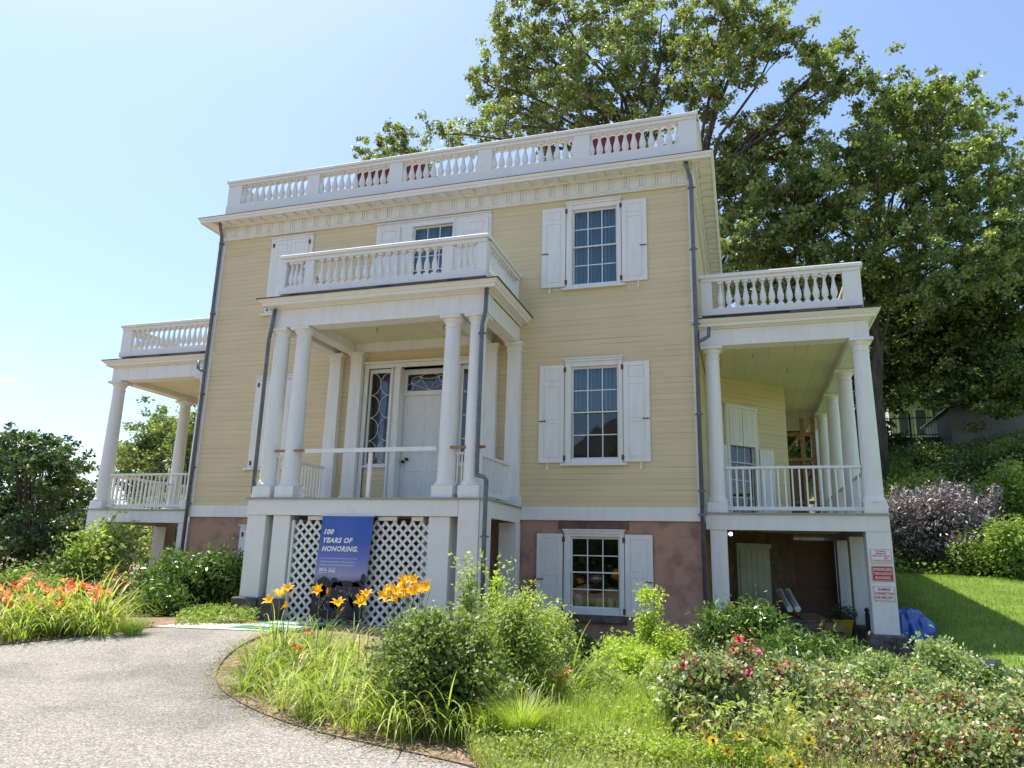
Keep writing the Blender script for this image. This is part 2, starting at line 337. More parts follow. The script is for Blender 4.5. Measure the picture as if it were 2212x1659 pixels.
def balustrade(pts, segs, zb0, zb1, zt0, zt1, w, name='balustrade', r=.07):
    "pts: run ends; segs: list of ('post', a, b) or ('bal', a, b, n, half) measured along the run in metres"
    (xa, ya), (xb, yb) = pts; L = math.hypot(xb-xa, yb-ya); ux, uy = (xb-xa)/L, (yb-ya)/L
    T = lambda p: (xa+ux*p[0]-uy*p[1], ya+uy*p[0]+ux*p[1], p[2])
    mb = MB().box(0, L, -w/2-.025, w/2+.025, zb0, zb1, T).box(-.045, L+.045, -w/2-.06, w/2+.06, zt0+.085, zt1-.02, T).box(-.025, L+.025, -w/2-.035, w/2+.035, zt1-.02, zt1, T).box(0, L, -w/2-.02, w/2+.02, zt0, zt0+.085, T)
    for s in segs:
        if s[0] == 'post': mb.box(s[1], s[2], -w/2, w/2, zb1, zt0, T)
    o = hb(mb, name, WHITE2, bevel=.006)
    for s in segs:
        if s[0] == 'bal':
            a, b, nn = s[1:4]; st = (b-a)/(nn+1)
            for k in range(0 if len(s) > 4 else 1, nn+(2 if len(s) > 4 else 1)):
                q = T((a+st*k, 0, 0)); baluster(q[0], q[1], zb1, zt0, r, o)
    return o
g = [(-6.14, -3.98), (-3.56, -1.43), (-1.0, 1.13), (1.56, 3.68), (4.13, 6.26)]; X0, X1 = -6.62, 6.70
segs = []; prev = X0
for a, b in g: segs += [('post', prev-X0, a-X0-.02), ('bal', a-X0, b-X0, 9, 1)]; prev = b+.02
segs.append(('post', prev-X0, X1-X0))
rb = balustrade(((X0, .12), (X1, .12)), segs, 8.06, 8.63, 9.25, 9.43, .22, 'roof_balustrade', .088)
for x in (X1-.11, X0+.11):
    sg = [('post', 0, .4)]; p = .4
    for k in range(5): sg += [('bal', p+.05, p+2.15, 8), ('post', p+2.2, p+2.55)]; p += 2.55
    o = balustrade(((x, .235), (x, 13.0)), sg, 8.06, 8.63, 9.25, 9.43, .22, 'roof_balustrade', .088)
# chimneys seen only between the roof balusters
for xa, xb in ((768, 913), (1277, 1383)):
    a = at(xa, 400, 'Y', 2.6)[0]; b = at(xb, 300, 'Y', 2.6)[0]
    c = hb(MB().box(a, b, 2.6, 3.6, 8.1, 10.78).box(a+.05, b-.05, 2.66, 3.54, 10.78, 10.86), 'chimney', mat('maroon_brick', (.16, .025, .025), .85, .1, 12, .3, 60))
# ---- windows
def shutter(x0, x1, z0, z1, side=0, bolt=True, T=None, y=0, panels=((.0, .16), (.22, .60), (.66, 1.0))):
    mb = MB(); w = x1-x0; f = .12*min(1, w/.55)
    mb.box(x0, x1, y-.035, y-.004, z0, z1)
    mb.box(x0, x0+f, y-.047, y-.0351, z0, z1).box(x1-f, x1, y-.047, y-.0351, z0, z1)
    h = z1-z0; za = z0+.12; zb = z1-.1; mb.box(x0+f, x1-f, y-.047, y-.0351, z0, za).box(x0+f, x1-f, y-.047, y-.0351, zb, z1)
    ps = [(zb-(zb-za)*b, zb-(zb-za)*a) for a, b in panels]
    for i in range(len(ps)-1): mb.box(x0+f, x1-f, y-.047, y-.0351, ps[i+1][1], ps[i][0])
    for a, b in ps: mb.box(x0+f+.007, x1-f-.007, y-.046, y-.0351, a+.007, b-.007)
    o = hb(mb, 'shutter', WHITE, T=T, bevel=.002)
    if side:
        hx = x1 if side < 0 else x0; ox = x0 if side < 0 else x1
        hg = MB(); 
        for z in (z0+.1, z1-.12): hg.box(hx-.02*side-.03, hx-.02*side+.03, y-.06, y-.048, z-.05, z+.05).tube([(hx-side*.03, y-.055, z-.06), (hx-side*.03, y-.055, z+.06)], .013, 6)
        hg.build('hinge', RUST, o)
        if bolt:
            zm = z0+h*.42; mb = MB().tube([(ox, y-.062, zm), (ox-side*.17, y-.062, zm)], .009, 6).box(ox-side*.05, ox-side*.07, y-.07, y-.048, zm-.018, zm+.018).box(ox-side*.12, ox-side*.14, y-.07, y-.048, zm-.018, zm+.018)
            mb.build('slide_bolt', RUST, o)
            MB().tube([((x0+x1)/2-side*-.08, y-.05, z0+.03), ((x0+x1)/2+side*.08, y-.075, z0-.1)], .012, 6).box((x0+x1)/2+side*.08-.02, (x0+x1)/2+side*.08+.02, y-.085, y-.06, z0-.16, z0-.09).build('shutter_hook', WHITE2, o)
    return o
def window(k1, k2, cb, ct, x1, x2, z0, z1, rows=4, cols=3, T=None, cap=True, sill=True, meet=True, head=.07):
    f = MB(); 
    f.box(k1, x1-.035, -.045, 0.03, cb, ct-.0).box(x2+.035, k2, -.045, .03, cb, ct).box(x1-.035, x2+.035, -.045, .03, z1+.05, ct)
    f.box(x1-.035, x2+.035, -.03, .05, cb, z0-.045)
    f.box(k1+.03, x1-.05, -.06, -.0451, cb+.01, ct-.03).box(x2+.05, k2-.03, -.06, -.0451, cb+.01, ct-.03)
    if cap: f.box(k1-.03, k2+.03, -.10, 0, ct-.012, ct+.02).box(k1-.005, k2+.005, -.075, 0, ct-head, ct-.013)
    if sill: f.box(k1-.09, k2+.09, -.10, .0, cb-.055, cb-.002)
    w = hb(f, 'window', WHITE, T=T, bevel=.003)
    zm = (z0+z1)/2 if meet else z1+1; s = MB()
    ya, yb = .03, .06
    if meet:
        s.box(x1-.035, x1, ya, ya+.035, zm-.02, z1+.05).box(x2, x2+.035, ya, ya+.035, zm-.02, z1+.05).box(x1, x2, ya, ya+.035, z1, z1+.05)
        s.box(x1-.08, x2+.08, ya-.018, ya+.03, zm-.012, zm+.016)
        s.box(x1-.035, x1, yb, yb+.035, z0-.045, zm-.02).box(x2, x2+.035, yb, yb+.035, z0-.045, zm-.02).box(x1, x2, yb, yb+.035, z0-.045, z0)
    else:
        s.box(x1-.035, x1, ya, ya+.035, z0-.045, z1+.05).box(x2, x2+.035, ya, ya+.035, z0-.045, z1+.05).box(x1, x2, ya, ya+.035, z1, z1+.05).box(x1, x2, ya, ya+.035, z0-.045, z0)
    m = .011
    for i in range(1, cols):
        x = x1+(x2-x1)*i/cols
        if meet: s.box(x-m, x+m, ya+.003, ya+.028, zm+.016, z1).box(x-m, x+m, yb+.003, yb+.028, z0, zm-.012)
        else: s.box(x-m, x+m, ya+.003, ya+.028, z0, z1)
    for j in range(1, rows):
        z = z0+(z1-z0)*j/rows
        if meet and j == rows/2: continue
        y = ya if (not meet or z > zm) else yb
        for i in range(cols): s.box(x1+(x2-x1)*i/cols+m, x1+(x2-x1)*(i+1)/cols-m, y+.005, y+.026, z-m, z+m)
    s.build('sash', WHITE, w, T=T)
    gl = MB()
    if meet: gl.add([(x1, ya+.015, zm), (x2, ya+.015, zm), (x2, ya+.015, z1), (x1, ya+.015, z1)], [(0, 1, 2, 3)]).add([(x1, yb+.015, z0), (x2, yb+.015, z0), (x2, yb+.015, zm), (x1, yb+.015, zm)], [(0, 1, 2, 3)])
    else: gl.add([(x1, ya+.015, z0), (x2, ya+.015, z0), (x2, ya+.015, z1), (x1, ya+.015, z1)], [(0, 1, 2, 3)])
    gl.build('glass', GLASS, w, T=T)
    return w
P3 = ((.0, .13), (.20, .58), (.62, 1.0)); P2 = ((0, .46), (.54, 1.0))
w1 = window(3.55, 4.88, .97, 3.40, GX1, GX2, 1.113, 3.172)
w2 = window(3.55, 4.88, 5.175, 7.385, GX1, GX2, 5.292, 7.146)
w3 = window(3.56, 4.88, -2.27, -.50, GX1, GX2, -2.107, -.684, sill=False, cap=True)
for x0, x1, sd_ in ((2.94, 3.53, -1), (4.897, 5.487, 1)):
    shutter(x0, x1, .99, 3.275, sd_, panels=P3); shutter(x0, x1, 5.22, 7.29, sd_, panels=((0, .12), (.18, 1.0))); shutter(x0, x1, -2.275, -.582, sd_, panels=P2)
hb(MB().box(3.46, 4.925, -.08, .015, -2.42, -2.285), 'stone_sill', DSTONE, bevel=.01)
hb(MB().box(3.42, 4.98, -.004, .03, -.475, -.295), 'stone_lintel', mat('stained_lintel', (.21, .11, .085), .85, .1, 4, .4, 60, col2=(.11, .065, .055)))
# curtains: folded cloth, blue with teal stripes upstairs; short blue valance downstairs
def curtain(x0, x1, z0, z1, y, parent, hem=0):
    mb = MB(); N = 60
    pt = [(x0+(x1-x0)*i/N, y+.03*math.sin(i*.9)+.02*math.sin(i*2.3+1)) for i in range(N+1)]
    v = [(a, b, z0+hem*math.sin(i*1.3)) for i, (a, b) in enumerate(pt)]+[(a, b, z1) for a, b in pt]
    mb.add(v, [(i, i+1, i+N+2, i+N+1) for i in range(N)]); o = mb.build('curtain', CURT, parent); return o
mC, nC, lC, bC = nodes('blue_curtain'); t = nC.new('ShaderNodeTexCoord'); s_ = nC.new('ShaderNodeSeparateXYZ'); lC.new(t.outputs['Object'], s_.inputs[0])
k1_ = nC.new('ShaderNodeMath'); k1_.operation = 'MULTIPLY_ADD'; k1_.inputs[1].default_value = 2.85; k1_.inputs[2].default_value = .21; lC.new(s_.outputs[0], k1_.inputs[0])
k2_ = nC.new('ShaderNodeMath'); k2_.operation = 'FRACT'; lC.new(k1_.outputs[0], k2_.inputs[0]); k3_ = nC.new('ShaderNodeValToRGB'); lC.new(k2_.outputs[0], k3_.inputs[0])
k3_.color_ramp.interpolation = 'CONSTANT'; k3_.color_ramp.elements[0].color = (.17, .31, .42, 1); k3_.color_ramp.elements[1].color = (.26, .54, .52, 1); k3_.color_ramp.elements[1].position = .88; lC.new(k3_.outputs[0], bC.inputs['Base Color']); bC.inputs['Roughness'].default_value = .8; CURT = mC
curtain(GX1-.08, GX2+.08, 5.2, 7.24, .2, w2); curtain(GX1-.08, GX2+.08, 2.22, 3.26, .22, w1, .02)
# closed windows of the left half
def closed(z0, z1, cb, ct, sill=.055):
    x0, x1 = -4.88, -3.55; f = MB().box(x0, x0+.11, -.045, .0, cb, ct).box(x1-.11, x1, -.045, 0, cb, ct).box(x0+.11, x1-.11, -.045, 0, ct-.09, ct).box(x0-.03, x1+.03, -.09, 0, ct-.01, ct+.02).box(x0-.1, x1+.1, -.1, 0, cb-sill, cb-.002)
    f.box(x0+.11, x1-.11, -.01, .0, cb, ct-.09)
    w = hb(f, 'closed_window', WHITE, bevel=.003)
    xm = (x0+x1)/2
    shutter(x0+.12, xm-.004, z0, z1, 1, False, y=-.015, panels=P3); shutter(xm+.004, x1-.12, z0, z1, -1, False, y=-.015, panels=P3)
closed(.99, 3.29, .97, 3.40); closed(5.2, 7.28, 5.175, 7.385); closed(-2.26, -.60, -2.27, -.50)
# upper middle window with shuttered sidelights
hb(MB().box(-1.63, -.64, -.04, -.001, 4.64, 7.36).box(.64, 1.60, -.04, -.001, 4.64, 7.36).box(-1.66, 1.63, -.09, -.001, 7.40, 7.43).box(-1.63, 1.6, -.05, -.001, 7.362, 7.398), 'window_surround', WHITE, bevel=.004)
w4 = window(-.64, .64, 4.62, 7.36, -.52, .52, 4.85, 7.2, rows=6, sill=False, cap=False)
shutter(-1.55, -.92, 5.0, 7.27, 0, y=-.038, panels=P3); shutter(.90, 1.53, 5.0, 7.27, 0, y=-.038, panels=P3)
curtain(-.6, .6, 4.7, 7.24, .25, w4)
# ---- front door, sidelights, transom (recessed .25 m)
Y0 = .25
for s in (-1, 1): hb(MB().box(s*1.56, s*.93, .04, .10, 0, .94), 'yellow_panel', SIDING)
en = MB().box(-1.66, -1.56, -.05, 0, 0, 3.56).box(1.56, 1.66, -.05, 0, 0, 3.56).box(-1.70, 1.70, -.09, 0, 3.565, 3.62).box(-1.56, 1.56, -.05, .3, 3.45, 3.56)
for s in (-1, 1):
    en.box(s*.93, s*.88, -.02, Y0+.05, 0, 3.449).box(s*.80, s*.66, -.06, Y0+.05, 0, 3.449).box(s*.88, s*.80, .02, Y0+.02, 0, 3.449)
    en.box(s*1.56, s*.93, -.02, .12, .94, 1.0); en.box(s*1.56, s*.93, .05, .12, 3.38, 3.449)
en.box(-.66, .66, Y0-.04, Y0+.05, 2.76, 2.88).box(-.66, .66, Y0-.02, Y0+.05, 3.34, 3.449)
hb(en, 'door_surround', WHITE, bevel=.004)
dr = MB().box(-.655, .655, Y0+.01, Y0+.05, .01, 2.76)
for s in (-1, 1):
    for a, b in ((.12, .72), (.86, 1.25), (1.30, 2.18), (2.30, 2.66)):
        x0, x1 = (s*.07, s*.55) if s > 0 else (-.55, -.07); dr.box(x0, x1, Y0-.0, Y0+.0099, a, b)
door = hb(dr, 'door', WHITE, bevel=.006)
kb = MB(); 
for x, z in ((-.57, 1.1), (-.47, 1.16)): kb.tube([(x, Y0+.01, z), (x, Y0-.05, z)], .015, 8); kb.tube([(x, Y0-.05, z), (x, Y0-.10, z)], [.045, .035], 12)
kb.build('door_knob', BLACK, door)
def tracery(pts, parent, y): 
    mb = MB()
    for p in pts: mb.tube([(a, y, b) for a, b in p], .007, 5)
    return mb.build('tracery', plain('cream_tracery', (.75, .73, .62), .5), parent)
for s in (-1, 1):
    xa, xb = (-1.5, -.99) if s < 0 else (.99, 1.5)
    fr_ = MB().box(xa-.06, xa, .05, .10, 1.0, 3.38).box(xb, xb+.06, .05, .10, 1.0, 3.38).box(xa, xb, .05, .1, 3.35, 3.38).box(xa, xb, .05, .1, 1.0, 1.04)
    sl = hb(fr_, 'sidelight', WHITE, bevel=.003); MB().add([(xa, .08, 1.04), (xb, .08, 1.04), (xb, .08, 3.35), (xa, .08, 3.35)], [(0, 1, 2, 3)]).build('glass', GLASS, sl)
    L = []; hh = 2.31/4; xm = (xa+xb)/2
    for k in range(-1, 5):
        for (xe, sg) in ((xa, 1), (xb, -1)):
            zc = 1.04+hh*(k+.5)
            p = [(xe+sg*(xm-xa)*math.cos(t_), zc+hh*.5*math.sin(t_)) for t_ in np.linspace(-math.pi/2, math.pi/2, 15)]
            p2 = [(a, b+hh/2) for a, b in p]
            for q in (p,): 
                q = [c for c in q if 1.04 <= c[1] <= 3.35]
                if len(q) > 1: L.append(q)
            q = [(xm+(xm-a)*.0+(a-xm)*1.0, b) for a, b in p2]
    tracery(L, sl, .066)
    MB().add([(xa-.05, .45, .9), (xa+.33, .45, .9), (xa+.33, .45, 3.45), (xa-.05, .45, 3.45)], [(0, 1, 2, 3)]).build('curtain', plain('navy_cloth', (.10, .17, .34), .8), sl)
tr_ = hb(MB().box(-.655, -.6, Y0, Y0+.05, 2.88, 3.34).box(.6, .655, Y0, Y0+.05, 2.88, 3.34).box(-.6, .6, Y0, Y0+.05, 3.32, 3.34), 'transom_window', WHITE)
MB().add([(-.6, Y0+.03, 2.88), (.6, Y0+.03, 2.88), (.6, Y0+.03, 3.34), (-.6, Y0+.03, 3.34)], [(0, 1, 2, 3)]).build('glass', GLASS, tr_)
L = []
an = [0, 28, 62, 118, 152, 180]; A_, B_ = .56, .42
pe = [(A_*math.cos(R(a)), 2.89+B_*math.sin(R(a))) for a in an]
for p in pe[1:-1]: L.append([(0, 2.9), p])
for a, b in zip(pe[:-1], pe[1:]):
    m_ = ((a[0]+b[0])/2, (a[1]+b[1])/2); cx_, cz_ = m_[0]*.80, 2.89+(m_[1]-2.89)*.80; ou = (m_[0]*1.18, min(3.33, 2.89+(m_[1]-2.89)*1.18))
    for c in ((cx_, cz_), ou): L.append([((1-u)**2*a[0]+2*u*(1-u)*(2*c[0]-m_[0])+u*u*b[0], min(3.335, (1-u)**2*a[1]+2*u*(1-u)*(2*c[1]-m_[1])+u*u*b[1])) for u in np.linspace(0, 1, 9)])
tracery(L, tr_, Y0+.015)
# ================= portico
PYF = -2.45; PXL, PXR = -2.93, 2.545
hb(MB().box(PXL-.04, PXR+.04, PYF-.05, -.036, -.035, -.005), 'porch_floor', mat('grey_deck_paint', (.36, .36, .35), .6, .08, 4))
hb(MB().box(PXL, 1.97, PYF, PYF+.05, -.37, -.036).box(PXL, PXL+.05, PYF+.051, -.036, -.37, -.036).box(PXR-.06, PXR-.01, PYF+.12, -.036, -.37, -.036), 'porch_fascia', WHITE2, bevel=.004)
for i, (a, b, y0, zb, zt) in enumerate(((PXL+.02, -2.45, PYF+.02, -2.08, -.372), (-2.28, -1.87, PYF+.05, -2.08, -.372), (1.34, 1.79, PYF+.05, -2.3, -.372), (1.98, 2.42, PYF-.004, -2.35, -.037))):
    hb(MB().box(a, b, y0, y0+.40, zb, zt), 'porch_pier', WHITE2, bevel=.005)
hb(MB().box(2.421, PXR, PYF+.02, PYF+.38, -2.35, -.037), 'corner_trim', WHITE2, bevel=.005)
hb(MB().box(2.14, PXR+.01, -.34, -.037, -2.9, -.372), 'porch_pier', WHITE2, bevel=.005)
for q in ((-3.03, -2.42, PYF-.09, PYF+.5, -2.95, -2.081), (-2.40, -1.82, PYF-.05, PYF+.5, -2.95, -2.083), (1.28, 2.62, PYF-.06, PYF+.5, -2.95, -2.352)): hb(MB().box(*q), 'porch_footing', DSTONE, bevel=.025)
for q in (1.0, -2.9): hb(MB().box(q, q+.05, PYF+.5, 0, -2.9, -.38), 'porch_skirt', WHITE2)
# lattice
lt = MB(); lx0, lx1, lz0, lz1 = -1.78, 1.36, -2.55, -.47
def clipseg(c, s):
    pts = []
    # x + s*z = c ; clip to rectangle
    for z in (lz0, lz1):
        x = c-s*z
        if lx0 <= x <= lx1: pts.append((x, z))
    for x in (lx0, lx1):
        z = (c-x)/s
        if lz0 < z < lz1: pts.append((x, z))
    return pts
for s, yy in ((1, 0), (-1, .013)):
    st = .2; k = -60
    while k < 60:
        p = clipseg(k*st*1.0+.05, s); k += 1
        if len(p) < 2: continue
        (x0, z0), (x1, z1) = p[:2]; dx, dz = x1-x0, z1-z0; q = math.hypot(dx, dz)
        if q < .06: continue
        nx, nz_ = -dz/q*.027, dx/q*.027; y = PYF+.13+yy
        lt.add([(x0-nx, y, z0-nz_), (x1-nx, y, z1-nz_), (x1+nx, y, z1+nz_), (x0+nx, y, z0+nz_), (x0-nx, y+.012, z0-nz_), (x1-nx, y+.012, z1-nz_), (x1+nx, y+.012, z1+nz_), (x0+nx, y+.012, z0+nz_)], [(0, 1, 2, 3), (7, 6, 5, 4), (0, 4, 5, 1), (1, 5, 6, 2), (2, 6, 7, 3), (3, 7, 4, 0)])
lat = hb(lt, 'lattice', WHITE2)
MB().box(lx0-.06, lx0, PYF+.10, PYF+.16, lz0, lz1).box(lx1, lx1+.06, PYF+.10, PYF+.16, lz0, lz1).box(-1.45, -1.1, PYF+.08, PYF+.12, -.46, -.38).box(.2, .62, PYF+.08, PYF+.12, -.46, -.38).box(.95, 1.2, PYF+.08, PYF+.12, -.46, -.38).box(lx0-.06, lx1+.06, PYF+.15, PYF+.19, -2.6, -2.5).build('lattice_frame', WHITE2, lat)
# columns
def column(x, y, w=.46, z0=0, zb=.25, z1=3.87, rb=.193, rt_=.165, half=False):
    h = z1-zb
    pr = [(rb*1.22, zb), (rb*1.24, zb+.02), (rb*1.24, zb+.05), (rb*1.1, zb+.07), (rb*1.1, zb+.09), (rb*1.02, zb+.115), (rb, zb+.16)]
    for k in range(1, 9):
        t_ = k/8; pr.append((rb-(rb-rt_)*t_**1.5, zb+.16+(h-.16-.30)*t_))
    zt = z1-.30
    pr += [(rt_, zt+.01), (rt_*1.1, zt+.02), (rt_*1.1, zt+.045), (rt_*1.0, zt+.055), (rt_*1.0, zt+.13), (rt_*1.08, zt+.14), (rt_*1.28, zt+.20), (rt_*1.3, zt+.225)]
    c = hb(MB().lathe(x, y, pr, 36), 'column', WHITE, smooth=True)
    MB().box(x-w/2, x+w/2, y-w/2, y+w/2, z0, zb-.001).build('plinth', WHITE, c, bevel=.008)
    MB().box(x-.235, x+.235, y-.235, y+.235, z1-.074, z1-.015).box(x-.22, x+.22, y-.22, y+.22, z1-.0149, z1-.001).build('capital', WHITE, c, bevel=.006)
    return c
CX = [-2.64, -2.07, 1.60, 2.17]
for x in CX: column(x, -2.21)
def pilaster(x, z0=0, z1=3.87):
    p = hb(MB().taper(x, -.09, .36, .18, .31, .17, z0+.22, z1-.2), 'pilaster', WHITE, bevel=.005)
    MB().box(x-.22, x+.22, -.235, -.001, z0, z0+.2).box(x-.205, x+.205, -.21, -.001, z0+.2, z0+.245).build('pilaster_base', WHITE, p, bevel=.005)
    MB().box(x-.18, x+.18, -.205, -.001, z1-.22, z1-.19).box(x-.195, x+.195, -.215, -.001, z1-.10, z1-.065).box(x-.22, x+.22, -.235, -.001, z1-.065, z1-.002).box(x-.165, x+.165, -.19, -.001, z1-.19, z1-.10).build('pilaster_capital', WHITE, p, bevel=.005)
for x in (-2.46, -1.85, 1.74, 2.33): pilaster(x)
EX0, EX1, EY = -2.78, 2.42, -2.40
en = MB().box(EX0, EX1, EY, EY+.36, 3.871, 4.30)
for a, b in ((EX0, EX0+.32), (-2.22, -1.92), (1.46, 1.76), (EX1-.32, EX1)): en.box(a, b, EY+.361, -.001, 3.872, 4.28)
en.box(-1.92, 1.46, -.17, -.001, 3.872, 4.1)
hb(en, 'entablature', WHITE, bevel=.005)
hb(MB().box(EX0+.05, EX1-.05, EY+.3, -.01, 4.1, 4.2), 'porch_ceiling', CEIL)
pc = MB().ring([(.0, 4.30), (.03, 4.30), (.05, 4.33), (.05, 4.35), (.20, 4.37), (.20, 4.345), (.22, 4.345), (.22, 4.41), (.25, 4.42), (.27, 4.45), (.295, 4.47), (.3, 4.495)], EX0, EX1, EY, -.001, sides='LFR')
hb(pc, 'porch_cornice', WHITE2)
hb(MB().box(EX0-.33, EX1+.33, EY-.33, -.001, 4.496, 4.512).box(EX0-.05, EX1+.05, EY-.05, -.002, 4.5121, 4.58), 'porch_roof', DMETAL)
for o in sprk if 'sprk' in globals() else (): pass
def sprinkler(x, y, z):
    hb(MB().lathe(x, y, [(.012, z), (.012, z-.05), (.004, z-.055), (.004, z-.085), (.035, z-.09), (.035, z-.094)], 10), 'ceiling_sprinkler', plain('brass', (.35, .28, .15), .4, metal=.6))
for p in ((-.75, -1.25), (.9, -1.1)): sprinkler(p[0], p[1], 4.1)
BX0, BX1, BY = -2.70, 2.38, -2.38
a0 = .0
segs = [('post', 0, .12), ('bal', .12, .62, 3), ('post', .62, .86), ('bal', .86, 4.05, 16), ('post', 4.05, 4.30), ('bal', 4.30, 4.86, 3), ('post', 4.86, 5.08)]
balustrade(((BX0, BY), (BX1, BY)), segs, 4.66, 4.82, 5.45, 5.63, .13, 'porch_balustrade', .066)
for x in (BX0+.065, BX1-.065):
    balustrade(((x, BY+.085), (x, -.01)), [('post', 0, .1), ('bal', .1, 2.12, 10), ('post', 2.12, 2.28)], 4.66, 4.82, 5.45, 5.63, .13, 'porch_balustrade', .066)
for xx in (-2.5, -1.4, .4, 1.5, 2.2): pass
hb(MB().box(-2.45, -2.2, BY-.04, BY+.04, 4.585, 4.66).box(1.5, 1.8, BY-.04, BY+.04, 4.585, 4.66).box(-.2, .1, BY-.04, BY+.04, 4.585, 4.66), 'balustrade_foot', DMETAL)
# stick railings
def railing(xa, ya, xb, yb, z0, z1, n, name='railing', th=.03, top=.045):
    L = math.hypot(xb-xa, yb-ya); ux, uy = (xb-xa)/L, (yb-ya)/L; T = lambda p: (xa+ux*p[0]-uy*p[1], ya+uy*p[0]+ux*p[1], p[2])
    o = hb(MB().box(0, L, -top, top, z1-.055, z1, T), name, WHITE, bevel=.006); MB().box(0, L, -.03, .03, z0, z0+.08, T).build('bottom_rail', WHITE, o, bevel=.006)
    s0 = MB().box(-th/2, th/2, -th/2, th/2, z0+.0801, z1-.0551).build('spindle', WHITE, o); loc = [T((L*(k+.5)/n, 0, 0))+(math.atan2(uy, ux),) for k in range(n)]
    s0.location = loc[0][:3]; s0.rotation_euler = (0, 0, loc[0][3]); clones(s0, loc[1:]); return o
railing(-2.46, -2.2, -2.25, -2.2, .08, .95, 2); railing(1.78, -2.2, 1.97, -2.2, .08, .95, 2)
railing(2.22, -1.95, 2.30, -.26, .10, .95, 14); railing(-2.62, -1.95, -2.50, -.26, .10, .95, 14)
# downspouts
def spout(pts, name='downspout', r=.045, bands=()):
    o = hb(MB().tube(pts, r, 12), name, METAL, smooth='all')
    if bands:
        b = MB()
        for (x, y, z) in bands: b.lathe(x, y, [(r+.012, z-.025), (r+.012, z+.025)], 12); b.box(x-.09, x+.09, y+.02, y+.045, z-.012, z+.012)
        b.build('bracket', METAL, o)
    return o
spout([(6.46, -.33, 7.93), (6.46, -.33, 7.83), (6.53, -.11, 7.62), (6.54, -.09, 7.45), (6.54, -.09, -3.0)], bands=[(6.54, -.09, z) for z in (7.4, 5.85, 4.05, 2.0, .35, -.15)])
spout([(-6.46, -.33, 7.93), (-6.46, -.33, 7.83), (-6.55, -.11, 7.62), (-6.56, -.09, 7.45), (-6.56, -.09, -3.0)], bands=[(-6.56, -.09, z) for z in (7.4, 5.3, 3.0, 1.0, .05)])
for s in (-1, 1): spout([(s*6.54, -.09, 3.62), (s*6.70, -.09, 3.68), (s*6.80, -.09, 3.74), (s*6.82, -.08, 3.95)], r=.042)
spout([(2.44, -2.53, 4.34), (2.42, -2.50, 3.85), (2.34, -2.44, 3.6), (2.33, -2.43, 3.3), (2.33, -2.43, .52), (2.33, -2.43, .45), (2.50, -2.48, .40), (2.56, -2.50, .34), (2.56, -2.50, -2.75)], bands=[(2.33, -2.43, 3.4), (2.56, -2.5, -.75)])
spout([(-2.72, -2.50, 4.3), (-2.80, -2.46, 3.85), (-2.88, -2.40, 3.6), (-2.88, -2.38, .1)])
